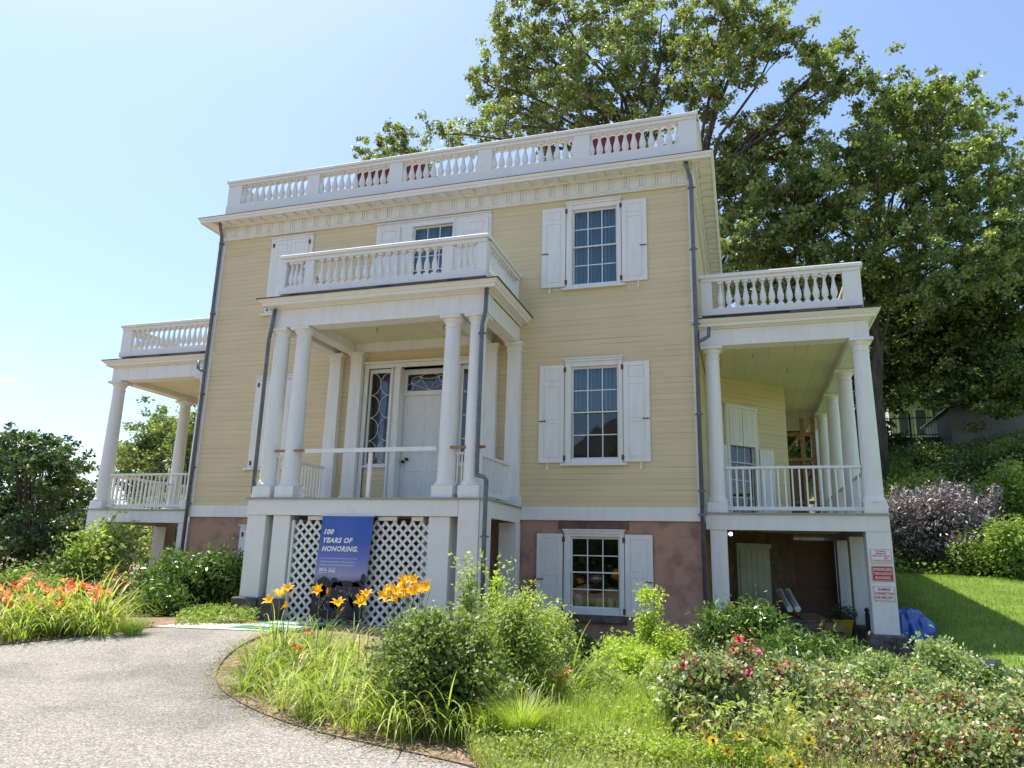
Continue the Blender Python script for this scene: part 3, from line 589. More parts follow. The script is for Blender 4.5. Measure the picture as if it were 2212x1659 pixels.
# ================= side piazzas
dg_ = lambda p: (H+p[0]*.7071-p[1]*.7071, 3.35+p[0]*.7071+p[1]*.7071, p[2])      # along the slanted bay wall; -y points out of it
def mirror(s): return (lambda p: p) if s > 0 else (lambda p: (-p[0], p[1], p[2]))
def piazza(s):
    X = lambda x: s*x
    YF, YB = .15, 12.6; XO = 10.12
    def B(mb, *b):
        x0, x1 = sorted((X(b[0]), X(b[1]))); return mb.box(x0, x1, *b[2:])
    mb = MB(); B(mb, H+.035, XO+.05, YF-.05, YB, -.12, -.09); hb(mb, 'veranda_floor', mat('grey_deck_paint', (.36, .36, .35)))
    mb = MB(); B(mb, H+.04, XO, YF, YF+.06, -.445, -.121); B(mb, XO-.06, XO, YF+.0601, YB, -.445, -.121); hb(mb, 'veranda_fascia', WHITE, bevel=.005)
    mb = MB(); B(mb, H+.12, 7.01, YF+.02, YF+.42, -2.9, -.446); hb(mb, 'veranda_pier', WHITE, bevel=.006)
    for k in range(5):
        y = YF+.01+2.55*k+(-.0 if k == 0 else -.02)
        mb = MB(); B(mb, 9.67, XO+.005, y, y+.42, -2.39, -.446); hb(mb, 'veranda_pier', WHITE, bevel=.006)
        mb = MB(); B(mb, 9.58, XO+.11, y-.07, y+.49, -3.1, -2.392); hb(mb, 'pier_footing', DSTONE, bevel=.03)
    for k in range(5): column(X(9.90), .375+2.72*k, w=.43, z0=-.089, zb=.13, z1=3.60, rb=.19, rt_=.16)
    column(X(6.84), .375, w=.42, z0=-.089, zb=.13, z1=3.60, rb=.18, rt_=.155)
    mb = MB(); B(mb, H+.04, 10.07, YF+.06, YF+.42, 3.601, 3.98); B(mb, 9.73, 10.07, YF+.421, YB, 3.601, 3.98); hb(mb, 'veranda_entablature', WHITE, bevel=.005)
    mb = MB(); B(mb, H+.02, 9.73, YF+.421, YB, 3.76, 3.82); hb(mb, 'veranda_ceiling', CEIL)
    mb = MB(); x0, x1 = sorted((X(H+.04), X(10.07)))
    mb.ring([(0, 3.98), (.02, 3.98), (.04, 4.02), (.12, 4.04), (.12, 4.02), (.14, 4.02), (.14, 4.08), (.17, 4.09), (.2, 4.12), (.225, 4.14), (.23, 4.17)], x0, x1, YF+.06, YB, sides='FR' if s > 0 else 'LF')
    hb(mb, 'veranda_cornice', WHITE2)
    mb = MB(); B(mb, H+.02, 10.32, YF-.19, YB, 4.171, 4.19); B(mb, H+.02, 10.0, YF+.2, YB, 4.1905, 4.26); hb(mb, 'veranda_roof', DMETAL)
    a, b = (X(6.66), .36), (X(10.02), .36)
    p = (a, b) if s > 0 else (a, b)
    balustrade(p, [('post', 0, .24), ('bal', .24, 3.0, 14), ('post', 3.0, 3.36)], 4.34, 4.50, 5.15, 5.33, .13, 'veranda_balustrade', .072)
    balustrade(((X(9.955), .43), (X(9.955), 12.3)), [('post', 0, .15), ('bal', .15, 3.0, 13), ('post', 3, 3.3), ('bal', 3.3, 6.2, 13), ('post', 6.2, 6.5), ('bal', 6.5, 11.5, 20), ('post', 11.5, 11.87)], 4.34, 4.50, 5.15, 5.33, .13, 'veranda_balustrade', .072)
    mb = MB()
    for x in (6.9, 8.3, 9.5): B(mb, x, x+.25, .33, .4, 4.261, 4.34)
    hb(mb, 'balustrade_foot', DMETAL)
    railing(X(7.04), .33, X(9.71), .33, -.03, .90, 19)
    for k in range(4): railing(X(9.90), .60+2.72*k, X(9.90), 2.87+2.72*k, -.03, .90, 15)
    # octagonal bay: slanted walls
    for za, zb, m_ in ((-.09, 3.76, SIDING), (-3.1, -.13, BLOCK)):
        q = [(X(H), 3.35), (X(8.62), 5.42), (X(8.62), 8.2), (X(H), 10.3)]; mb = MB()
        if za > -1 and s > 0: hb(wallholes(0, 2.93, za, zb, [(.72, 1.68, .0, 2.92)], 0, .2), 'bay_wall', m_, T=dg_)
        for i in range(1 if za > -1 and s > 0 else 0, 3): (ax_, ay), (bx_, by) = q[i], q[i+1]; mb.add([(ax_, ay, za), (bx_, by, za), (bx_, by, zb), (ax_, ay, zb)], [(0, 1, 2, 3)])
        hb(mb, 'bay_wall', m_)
    return
piazza(1); piazza(-1)
wd = window(.62, 1.78, -.05, 3.02, .80, 1.60, .12, 2.85, rows=6, T=dg_, sill=False)
shutter(.74, 1.19, 1.93, 2.90, 0, T=dg_, y=-.03, panels=((0, 1),)); shutter(1.21, 1.66, 1.93, 2.90, 0, T=dg_, y=-.03, panels=((0, 1),))
shutter(.16, .62, -.05, 1.9, 0, T=dg_, y=-.02, panels=P2); shutter(1.79, 2.3, -.05, 1.9, 0, T=dg_, y=-.02, panels=P2)
sprinkler(7.75, 1.6, 3.76); sprinkler(8.6, 3.2, 3.76)
# cellar hatch on the slanted basement wall
cmm = MB().box(.8, 1.95, -.06, -.0, -2.55, -.62, dg_)
for k in range(5): cmm.box(.88+k*.2, 1.07+k*.2, -.08, -.061, -2.5, -.74, dg_)
cmm.box(.76, 1.99, -.10, -.061, -.70, -.60, dg_)
hb(cmm, 'cellar_door', mat('dull_cream_paint', (.52, .52, .38), .6, .1, 3))
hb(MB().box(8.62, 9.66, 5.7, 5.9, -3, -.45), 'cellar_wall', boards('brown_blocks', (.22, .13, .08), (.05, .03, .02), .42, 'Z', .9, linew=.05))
jo = MB()
for k in range(9): jo.box(7.02, 9.66, .75+k*.55, .82+k*.55, -.30, -.121)
hb(jo, 'floor_joist_row', mat('dull_cream_paint', (.52, .52, .38)))
# ---- things on or by the house
sg_ = plain('sign_white', (.80, .79, .76), .4); sr = plain('sign_red', (.50, .03, .03), .45)
def sign(z0, z1, lines, label, red=False):
    y = .155-.012
    o = MB().box(9.715, 10.095, y, .158, z0, z1).build('safety_sign', sr if red else sg_); prop(o, label, 'sign', 'sprinkler signs on the white corner pier')
    ink = sg_ if red else sr; n = len(lines); h = (z1-z0)*.82; t = .006
    MB().box(9.72, 10.09, y-.002, y-.001, z1-.012, z1-.006).box(9.72, 10.09, y-.002, y-.001, z0+.006, z0+.012).box(9.72, 9.726, y-.002, y-.001, z0+.012, z1-.012).box(10.084, 10.09, y-.002, y-.001, z0+.012, z1-.012).build('sign_border', ink, o)
    for i, (s, w, off) in enumerate(lines):
        lh = h/n; text(s, 9.905-w/2+off, y-.003, z1-(z1-z0)*.09-lh*(i+1)+lh*.17, w, lh*.66, ink, o, bold=.02)
sign(-1.05, -.775, [('AUTOMATIC', .20, 0), ('SPRINKLER', .19, 0), ('SHUT OFF VALVE', .31, 0), ('FEET', .08, .09), ('OPPOSITE THIS SIGN', .33, 0)], 'white sign in small red letters, topmost of the three on the white corner pier')
sign(-1.39, -1.105, [('SPRINKLERS', .33, 0), ('THROUGHOUT', .33, 0), ('BUILDING', .27, 0)], 'red sign in white letters reading SPRINKLERS THROUGHOUT BUILDING', True)
sign(-1.765, -1.482, [('SIAMESE', .22, 0), ('CONNECTION', .33, 0), ('FOR FIRE DEPT.', .33, 0)], 'white sign in red letters reading SIAMESE CONNECTION, lowest on the pier')
# banner
mB, nB, lB, bB = nodes('banner_print'); t = nB.new('ShaderNodeTexCoord'); s_ = nB.new('ShaderNodeSeparateXYZ'); lB.new(t.outputs['Object'], s_.inputs[0])
rp = nB.new('ShaderNodeMapRange'); rp.inputs[1].default_value = -2.42; rp.inputs[2].default_value = -.38; lB.new(s_.outputs[2], rp.inputs[0])
cr = nB.new('ShaderNodeValToRGB'); lB.new(rp.outputs[0], cr.inputs[0]); e = cr.color_ramp.elements
e[0].position = 0; e[0].color = (.012, .014, .03, 1); e[1].position = 1; e[1].color = (.03, .10, .42, 1)
for p, c in ((.30, (.02, .02, .05, 1)), (.42, (.34, .31, .48, 1)), (.58, (.14, .18, .50, 1)), (.75, (.05, .11, .42, 1))): x = e.new(p); x.color = c
lB.new(cr.outputs[0], bB.inputs['Base Color']); bB.inputs['Roughness'].default_value = .35
N = 12; mb = MB(); v = []
for j in range(N+1):
    for i in range(N+1): v.append((-1.02+1.185*i/N, PYF-.045+.02*math.sin(i*.55+.4)*(1-.6*(j/N)), -2.42+2.04*j/N))
mb.add(v, [(j*(N+1)+i, j*(N+1)+i+1, (j+1)*(N+1)+i+1, (j+1)*(N+1)+i) for j in range(N) for i in range(N)])
ban = mb.build('banner', mB, smooth='all'); prop(ban, 'tall blue printed banner reading 100 YEARS OF HONORING, hung over the white lattice', 'banner')
MB().box(-1.04, .18, PYF-.06, PYF-.02, -.385, -.365).build('banner_rod', plain('rod', (.7, .7, .7), .3), ban)
INK = plain('banner_ink', (.85, .86, .88), .5); yb_ = PYF-.07
text('100', -.92, yb_, -.76, .23, .11, INK, ban, shear=.25, bold=.045, space=1.12); text('YEARS OF', -.92, yb_, -.93, .69, .11, INK, ban, shear=.25, bold=.045, space=1.12)
text('HONORING.', -.92, yb_, -1.10, .83, .11, INK, ban, shear=.25, bold=.045, space=1.12)
for i, s in enumerate(('JOIN US IN COMMEMORATING THE LAST 100 YEARS', 'OF PRESERVING OUR HISTORY. TELL US HOW YOU', 'CONNECT WITH THE PAST WITH #FINDYOURPARK')): text(s, -.92, yb_, -1.255-i*.065, .83-.02*i, .028, INK, ban)
text('2016', -.92, yb_, -1.50, .18, .075, INK, ban, bold=.03); text('PARK', -.70, yb_, -1.52, .17, .062, INK, ban, bold=.03); text('FIND YOUR', -.70, yb_, -1.45, .17, .025, INK, ban, bold=.01)
MB().box(-.92, -.74, yb_, yb_+.001, -1.53, -1.522).build('printed_rule', INK, ban)
SIL = plain('banner_silhouette', (.015, .015, .03), .5); rg = random.Random(5); mb = MB()
def disc(mb, cx, cz, rx, rz, y): mb.add([(cx+rx*math.cos(a)*(1+.12*rg.uniform(-1, 1)), y, cz+rz*math.sin(a)*(1+.12*rg.uniform(-1, 1))) for a in np.linspace(0, 2*math.pi, 18)[:-1]], [tuple(range(17))])
for cx_, cz_, rx, rz in ((-.80, -1.80, .15, .20), (-.83, -2.0, .15, .25), (-.55, -1.72, .09, .10), (-.45, -1.95, .16, .28), (-.25, -1.73, .22, .06), (.0, -1.72, .12, .06), (-.02, -1.95, .15, .26), (.10, -1.62, .05, .10), (-.22, -2.15, .2, .2), (-.6, -2.2, .2, .18)): disc(mb, min(.155-rx, max(cx_, -1.0+rx*1.05)), cz_, rx, rz, yb_+.008)
mb.build('printed_trees', SIL, ban)
mb = MB(); [mb.box(a, b, yb_+.010, yb_+.011, -2.0, -1.80) for a, b in ((-1.0, .14),)]; mb.build('printed_wall', plain('banner_red', (.30, .05, .03), .5), ban)
mb = MB()
for k in range(46): disc(mb, rg.uniform(-.9, .1), rg.uniform(-2.25, -1.82), .009, .010, yb_+.004)
mb.build('printed_lights', plain('banner_dots', (.75, .55, .40), .5), ban)
for o_ in [ban]+[c for c in bpy.data.objects if c.parent == ban]:
    for v_ in o_.data.vertices: v_.co.x += (v_.co.z+.38)*.062
# OPEN sign and things on the inner sill of the basement window
o = MB().box(4.09, 4.37, .10, .11, -1.60, -1.44).build('open_sign', plain('open_sign_dark', (.05, .02, .02), .4)); prop(o, 'small dark red sign reading OPEN behind the basement window panes', 'sign')
text('OPEN', 4.15, .098, -1.545, .20, .055, plain('open_ink', (.8, .8, .8), .5), o, bold=.03)
MB().box(4.095, 4.15, .097, .099, -1.56, -1.48).build('red_patch', plain('open_red', (.5, .03, .04), .5), o)
for x, h, w, nm, lb, c in ((3.84, .28, .16, 'paper_bag', 'white and blue carton standing on the inner sill of the basement window, leftmost', (.3, .33, .42)), (4.30, .22, .18, 'box', 'plain pale box on the inner sill in the middle of the basement window', (.30, .30, .28)), (4.53, .30, .14, 'jar', 'tall pale jar right of the middle on the basement window sill', (.5, .52, .52)), (4.70, .26, .07, 'book', 'narrow pale book at the right edge of the basement window', (.32, .36, .45))):
    mb = MB().box(x-w/2, x+w/2, .2, .3, -2.2, -2.2+h) if nm != 'jar' else MB().lathe(x, .25, [(.05, -2.2), (.065, -2.18), (.065, -1.98), (.04, -1.94), (.045, -1.92)], 14)
    if nm in ('paper_bag', 'box'): mb.taper(x, .25, w*.96, .1, w*.6, .02, -2.2+h, -2.2+h+.05)
    if nm == 'book': mb.box(x-w/2-.006, x+w/2+.006, .195, .30, -2.2, -2.195)
    q = mb.build(nm, plain('sill_'+nm, c, .6)); prop(q, lb, {'paper_bag': 'carton', 'box': 'box', 'jar': 'jar', 'book': 'book'}[nm])
hb(MB().box(3.6, 4.9, .12, .5, -2.26, -2.2), 'inner_sill', WHITE)
# barrier across the porch opening
b = empty('barrier', (0, -2.36, 0), 'temporary white board barrier on one post, nailed across the porch opening', 'barrier')
MB().box(-1.66, 1.42, -.05, -.01, .955, 1.045).build('board', WHITE, b, bevel=.004); MB().box(-.13, -.05, -.01, .05, 0, .955).build('post', WHITE, b, bevel=.004)
MB().box(-2.45, -1.60, -.008, .05, 1.0, 1.05).box(1.60, 2.46, -.008, .05, 1.0, 1.05).build('timber_strip', BROWNWOOD, b)
# security lamp under the right veranda
p = at(1578, 1154, 'Y', .75); o = empty('flood_lamp', tuple(p), 'small round lit flood lamp under the veranda floor beside the brown basement wall', 'lamp')
q = MB().lathe(0, 0, [(.03, .09), (.05, .06), (.075, -.02), (.08, -.05)], 16).build('lamp_housing', plain('lamp_shell', (.5, .5, .48), .4), o, smooth=True); q.rotation_euler = (R(-100), 0, R(8))
q = MB().lathe(0, 0, [(.07, -.04), (.05, -.07), (.01, -.085)], 16).build('bulb', plain('lamp_bulb', (1, .85, .6), .3, emit=6), o, smooth=True); q.rotation_euler = (R(-100), 0, R(8))
o.scale = (.6, .6, .6)
MB().box(-.02, .02, .05, .16, .02, .35).build('lamp_arm', METAL, o)
# ================================================================= GROUND
def sst(a, b, x): t = np.clip((x-a)/(b-a), 0, 1); return t*t*(3-2*t)
def gz(x, y):
    x = np.asarray(x, float); y = np.asarray(y, float)
    z = -2.78-.16*sst(1.5, 4.5, x)*sst(-5.0, -1.5, y)*(1-sst(7, 9.5, x))
    lawn = -2.66+np.clip(y+2, -2, 10.5)*.125
    hill = np.clip(y-9.5-np.clip(14-x, 0, 4)*.2, 0, 12)*.45+np.clip(y-22, 0, 80)*.05+np.clip(x-16, 0, 14)*.16*sst(2, 9, y)
    z = z+.27*sst(-8.6, -4.9, y)*(1-sst(.2, 3.4, x))*(1-sst(4, 9, -x))
    rgt = sst(10.0, 11.6, x)
    z = z*(1-rgt)+rgt*np.where(y > -4.5, lawn, -2.75)
    z = z+hill*sst(-9, 7, x)*sst(13, 15, np.maximum(y, np.where(x > 10.3, 15, 0)))
    z = z-2.2*sst(-7, -22, -x*-1)*1.0-np.clip(y-6, 0, 30)*.06*sst(5, 14, -x)
    return z
def gzs(x, y): return float(gz(x, y))
def sheet(name, xs, ys, m, dz, label=None, keep=None, kind='structure'):
    X, Y = np.meshgrid(xs, ys); Z = gz(X, Y)+dz; V = np.stack([X, Y, Z], -1).reshape(-1, 3); nx, ny = len(xs), len(ys)
    i = np.arange(ny-1)[:, None]*nx+np.arange(nx-1)[None]; F = np.stack([i, i+1, i+nx+1, i+nx], -1).reshape(-1, 4)
    if keep is not None:
        c = V[F].mean(1); F = F[keep(c[:, 0], c[:, 1])]
    o = npmesh(name, V, F, None, m, smooth=True); o['kind'] = kind; return o
def ax(*segs): return np.unique(np.concatenate([np.arange(a, b, s) for a, b, s in segs]))
EARTH = mat('garden_soil', (.33, .25, .16), .95, .2, 9, .8, 55, col2=(.13, .085, .05), thr=(.38, .62), detail=10)
sheet('ground', ax((-300, -40, 20), (-40, -14, 2), (-14, 22, .4), (22, 60, 2), (60, 420, 30)), ax((-120, -20, 10), (-20, 26, .4), (26, 60, 2), (60, 520, 30)), EARTH, 0)
GRASSG = mat('lawn_green', (.19, .28, .05), .9, .15, 1.1, .5, 30, col2=(.09, .15, .025))
curbX = lambda y: np.interp(y, [-9, -5, -2.5, -1.4, -.65, .3, 1.5], [13.6, 12.1, 11.3, 10.98, 10.65, 10.42, 10.36])
sheet('lawn', ax((10, 20, .2), (20, 60, 2)), ax((-9, 14, .2), (14, 60, 2)), GRASSG, .015, keep=lambda x, y: x > curbX(y)+.0)
# driveway
def gbase(px, py):
    b = at(px, py, 'Z', -2.78)
    for _ in range(8): b = at(px, py, 'Z', gzs(b[0], b[1]))
    return b
def poly_sheet(name, pts, z, m):
    o = MB().add([(x, y, z) for x, y in pts], [tuple(range(len(pts)))]).build(name, m); o['kind'] = 'structure'; return o
gp2 = lambda a, b: tuple(float(v) for v in gbase(a, b)[:2])
EPX = [(1000, 1659), (850, 1625), (770, 1608), (700, 1592), (625, 1570), (560, 1545), (515, 1522), (482, 1500), (468, 1480), (466, 1462), (473, 1442), (490, 1422), (515, 1402), (545, 1385), (580, 1372), (605, 1366)]
EDGE = [(12, -15), (8.5, -12.2), (6.6, -10.95)]+[gp2(*q) for q in EPX]
LEFT = [(-12, -26), (-7.5, -14), (-5.4, -10)]+[gp2(*q) for q in ((-60, 1408), (0, 1398), (115, 1388), (230, 1373), (290, 1364), (345, 1357))]
ASPH = mat('gravel_asphalt', (.375, .352, .322), .9, .1, 60, .6, 220, col2=(.19, .175, .16), thr=(.40, .60), detail=12)
n = ASPH.node_tree.nodes; l = ASPH.node_tree.links       # worn, darker patches
zz = n.new('ShaderNodeTexNoise'); zz.inputs['Scale'].default_value = .55; zz.inputs['Detail'].default_value = 5
vv = n.new('ShaderNodeTexVoronoi'); vv.inputs['Scale'].default_value = 62
tc_ = n.new('ShaderNodeTexCoord'); l.new(tc_.outputs['Object'], zz.inputs[0]); l.new(tc_.outputs['Object'], vv.inputs['Vector'])
rr = n.new('ShaderNodeMapRange'); rr.inputs[1].default_value = .36; rr.inputs[2].default_value = .52; rr.inputs[3].default_value = .70; rr.inputs[4].default_value = 1.0; l.new(zz.outputs[0], rr.inputs[0])
mm = n.new('ShaderNodeMixRGB'); mm.blend_type = 'MULTIPLY'; mm.inputs[0].default_value = 1
old = n['Principled BSDF'].inputs['Base Color'].links[0].from_socket
m3 = n.new('ShaderNodeMixRGB'); m3.blend_type = 'OVERLAY'; m3.inputs[0].default_value = .55; l.new(old, m3.inputs[1]); l.new(vv.outputs['Color'], m3.inputs[2])
bw = n.new('ShaderNodeRGBToBW'); l.new(vv.outputs['Color'], bw.inputs[0]); l.new(bw.outputs[0], m3.inputs[2])
l.new(m3.outputs[0], mm.inputs[1]); l.new(rr.outputs[0], mm.inputs[2]); l.new(mm.outputs[0], n['Principled BSDF'].inputs['Base Color'])
def resamp(pts, n):
    P = np.array(pts, float); d = np.r_[0, np.cumsum(np.linalg.norm(np.diff(P, axis=0), axis=1))]; t = np.linspace(0, d[-1], n)
    return np.stack([np.interp(t, d, P[:, 0]), np.interp(t, d, P[:, 1])], 1)
def ladder(name, A, B, n, c, m, dz):
    a, b = resamp(A, n), resamp(B, n); s = np.linspace(0, 1, c)[None, :, None]; Q = a[:, None]*(1-s)+b[:, None]*s; V = np.concatenate([Q, gz(Q[..., 0], Q[..., 1])[..., None]+dz], -1).reshape(-1, 3)
    i = np.arange(n-1)[:, None]*c+np.arange(c-1)[None]; F = np.stack([i, i+1, i+c+1, i+c], -1).reshape(-1, 4); o = npmesh(name, V, F, None, m, smooth=True); o['kind'] = 'structure'; return o
ladder('driveway', LEFT, EDGE, 140, 90, ASPH, .022)
SLAB = mat('concrete', (.55, .53, .48), .85, .05, 5, .3, 60)
sa = [gp2(330, 1358), gp2(600, 1368)]; sb = [gp2(400, 1350), gp2(612, 1352)]; ladder('paving_slab', [sa[0], sa[1]], [sb[0], sb[1]], 30, 8, SLAB, .034)
def ribbon(name, pts, w, z0, z1, m, label=None, cat=None, kind=None, drape=False):
    dz = (lambda p: gzs(p.x, p.y)) if drape else (lambda p: 0)
    P = [Vector((a, b, 0)) for a, b in pts]; mb = MB(); v = []
    for i, p in enumerate(P):
        t = (P[min(i+1, len(P)-1)]-P[max(i-1, 0)]).normalized(); q = Vector((-t.y, t.x, 0))*w/2
        v += [(p.x-q.x, p.y-q.y, z0+dz(p)), (p.x+q.x, p.y+q.y, z0+dz(p)), (p.x+q.x, p.y+q.y, z1+dz(p)), (p.x-q.x, p.y-q.y, z1+dz(p))]
    f = [(4*i+a, 4*i+b, 4*i+4+b, 4*i+4+a) for i in range(len(P)-1) for a, b in ((0, 1), (1, 2), (2, 3), (3, 0))]
    mb.add(v, f+[(0, 1, 2, 3), (4*len(P)-4, 4*len(P)-1, 4*len(P)-2, 4*len(P)-3)]); o = mb.build(name, m); prop(o, label, cat, kind=kind); return o
STEEL = plain('edging_steel', (.07, .065, .06), .6)
ribbon('edging_strip', resamp(EDGE, 70), .010, -.1, .035, STEEL, 'dark metal edging strip curving between the driveway and the central flower bed', 'edging', drape=True)
ribbon('edging_strip', resamp(LEFT[2:], 40), .010, -.1, .035, STEEL, 'dark metal edging strip between the driveway and the left flower bed', 'edging', drape=True)
# stone curb by the lawn, one stone after another
cy = [-6.0, -4.8, -3.75, -2.75, -1.85, -1.15, -.5, .02]
for i in range(len(cy)-1):
    ya, yb2 = cy[i]+.015, cy[i+1]-.015; xa, xb = float(curbX(ya)), float(curbX(yb2)); zt = gzs(11, (ya+yb2)/2)+.10
    o = ribbon('kerb_stone', [(xa-.02, ya), (xb-.02, yb2)], .26, zt-.5, zt, GSTONE, None, None); bv = o.modifiers.new('b', 'BEVEL'); bv.width = .02
    prop(o, 'grey granite kerb stone in the row edging the lawn beside the right corner pier', 'kerb stone', 'grey kerb stones edging the lawn')
o = MB().box(2.7, 6.3, -.42, -.1, -3.2, -2.90).build('stone_ledge', GSTONE, bevel=.02); prop(o, 'low grey stone ledge at the foot of the brown basement wall under the open window', 'ledge')
# green door mat with white lettering
ma = gbase(494, 1360); mb2 = gbase(524, 1342); mz = gzs(ma[0]+.8, ma[1]+.3)+.045; my0, my1 = ma[1], mb2[1]; mW = 1.3
mt_ = MB().add([(ma[0], my0, mz), (ma[0]+mW, my0, mz), (ma[0]+mW, my1, mz+.02), (ma[0], my1, mz+.02), (ma[0], my0, mz-.012), (ma[0]+mW, my0, mz-.012), (ma[0]+mW, my1, mz+.008), (ma[0], my1, mz+.008)], [(0, 1, 2, 3), (0, 4, 5, 1), (1, 5, 6, 2), (2, 6, 7, 3), (3, 7, 4, 0)]).build('door_mat', plain('mat_green', (.04, .22, .09), .9)); prop(mt_, 'green mat with white lettering lying on the pale slab before the porch', 'mat')
mw = plain('mat_white', (.75, .78, .75), .9); md_ = my1-my0
text('HAMILTON GRANGE', ma[0]+.15, my0+md_*.56, mz+.022, 1.0, md_*.28, mw, mt_, bold=.02, ax='Z'); text('NATIONAL MEMORIAL', ma[0]+.09, my0+md_*.14, mz+.022, 1.12, md_*.28, mw, mt_, bold=.02, ax='Z')
# ================================================================= THINGS UNDER THE RIGHT VERANDA
C8 = lambda x, y: (1502+.3293*x, 887.5+.3293*y)
gp = -2.64
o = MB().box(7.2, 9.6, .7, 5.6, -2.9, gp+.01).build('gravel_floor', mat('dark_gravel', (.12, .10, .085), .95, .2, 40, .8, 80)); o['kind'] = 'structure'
pq = at(*C8(712, 1440), 'Y', 1.5); PX = float(pq[0])
for i, (dx, dy, dz, lab) in enumerate(((0, 0, 0, 'lowest thick dark plank at the left of the timber pile under the veranda'), (.42, .02, 0, 'lowest thick dark plank at the right of the timber pile under the veranda'), (.01, .06, .14, 'weathered grey-brown plank on top at the left of the timber pile under the veranda'), (.43, -.04, .14, 'brown plank on top at the right of the timber pile under the veranda'), (.10, .55, .28, 'loose orange-brown board lying uppermost on the timber pile'))):
    o = MB().box(0, .40 if i < 4 else .22, 0, 3.0, 0, .135 if i < 4 else .04).build('plank', BROWNWOOD if i > 2 else OLDWOOD, bevel=.008); o.location = (PX+dx, 1.5+dy, gp+.015+dz); o.rotation_euler = (R(1.5), 0, R(10-1.2*i)); prop(o, lab, 'plank', 'planks piled under the veranda')
o = MB().box(0, .45, 0, .5, 0, .36).build('stone_block', DSTONE, bevel=.02); p = at(*C8(590, 1400), 'Y', 1.6); o.location = (p[0], 1.6, gp); prop(o, 'dark stone block holding up two round white posts under the veranda', 'stone block')
for i, (xa, lab) in enumerate(((545, 'left one of two round whitish wooden posts lying side by side under the veranda'), (597, 'right one of two round whitish wooden posts lying side by side under the veranda'))):
    a = at(*C8(xa+75, 1300), 'Y', 1.55); b_ = at(*C8(xa+8, 1185), 'Y', 4.0)
    o = MB().tube([a, b_], .065, 14).tube([np.array(a)*.06+np.array(b_)*.94, b_], .085, 14).build('round_post', WHITE2, smooth=True); prop(o, lab, 'post', 'round posts lying under the veranda')
p = at(*C8(965, 1405), 'Y', 2.3); bk = empty('bucket', (p[0], 2.3, gp), 'yellow tub with a dark green plant in it under the veranda beside the white piers', 'tub')
MB().taper(0, 0, .30, .30, .40, .38, 0, .33).taper(0, 0, .43, .41, .43, .41, .331, .37).build('tub_body', plain('tub_yellow', (.55, .36, .02), .5), bk, bevel=.01)
rg_ = np.random.default_rng(4); leaves('foliage', rg_.normal(size=(500, 3))*[.13, .12, .09]+[0, 0, .48], .07, .03, leafmat('dull_leaf', (.04, .07, .03), (.11, .15, .06)), bk, rng=rg_)
for i, (xa, za, xb, zb_, lab) in enumerate(((985, 1275, 1000, 1095, 'thin pale stick leaning on the white pier, left of its neighbour, under the veranda'), (1003, 1280, 1010, 1080, 'thin pale stick leaning on the white pier, right of its neighbour, under the veranda'))):
    a = at(*C8(xa, za), 'Y', 2.45); b_ = at(*C8(xb, zb_), 'Y', 2.55); a[2] = gp
    o = MB().tube([a, b_], .014, 8).build('stick', WHITE2); prop(o, lab, 'stick', 'sticks leaning under the veranda')
a = at(*C8(1133, 1400), 'Y', .95)
pb = empty('black_post', (a[0], .95, gp), 'short black iron post with a ball cap standing beside the right corner pier', 'post')
MB().box(-.04, .04, -.04, .04, 0, .60).build('shaft', BLACK, pb); MB().lathe(0, 0, [(.02, .6), (.05, .64), (.05, .67), (.01, .71)], 12).build('cap', BLACK, pb)
# timber frame closing the back of the right veranda
tf = empty('timber_frame', (9, 8.7, -.09), 'bare brown timber frame with a red band closing the back of the right veranda', 'timber frame')
mb = MB(); 
for x in (-.28, .28, .60): mb.box(x-.06, x+.06, -.06, .06, 0, 3.6)
mb.box(-.34, .66, -.05, .05, 3.0, 3.12).box(-.34, .66, -.05, .05, 2.2, 2.3).box(-.34, .66, -.05, .05, .85, .95); mb.tube([(-.2, -.08, 2.5), (.25, -.08, 3.1)], .04, 4); mb.tube([(.3, -.08, 1.6), (.58, -.08, 2.2)], .04, 4)
mb.build('frame', BROWNWOOD, tf); MB().box(-.22, .22, .0, .03, .05, 2.2).build('board_panel', OLDWOOD, tf)
hb(MB().box(7.2, 8.61, 8.4, 8.5, -.09, 3.7), 'veranda_partition', OLDWOOD)
# blue tarpaulin heap
def blob(name, c, r, m, seed, amp=.18, seg=40):
    rg2 = np.random.default_rng(seed); th = np.linspace(0, 2*math.pi, seg, endpoint=False); ph = np.linspace(.02, math.pi*.56, 18); V = []
    K = rg2.normal(size=(14, 3)); PH = rg2.random(14)*6.3
    for p_ in ph:
        for t_ in th:
            d = np.array([math.sin(p_)*math.cos(t_), math.sin(p_)*math.sin(t_), math.cos(p_)]); s = sum((abs(math.sin(2.2*d@k+q))-.5)*(1 if i_ < 5 else .35) for i_, (k, q) in enumerate(zip(K, PH)))/9
            V.append(np.array(c)+d*np.array(r)*(1+amp*3*s))
    V = np.array(V); n_ = seg; F = np.array([[i*n_+j, (i+1)*n_+j, (i+1)*n_+(j+1) % n_, i*n_+(j+1) % n_] for i in range(len(ph)-1) for j in range(n_)])
    return npmesh(name, V, F, None, m)
TARP = mat('blue_plastic', (.03, .12, .45), .28, .2, 3, .6, 14, spec=.7)
p = at(1972, 1385, 'Y', 1.6); gt = gzs(p[0], 1.6)
o = blob('tarpaulin', (p[0]-.05, 1.75, gt-.02), (.50, .75, .62), TARP, 3, .20, 90); prop(o, 'crumpled bright blue tarpaulin heap on the lawn behind the right corner pier', 'tarpaulin')
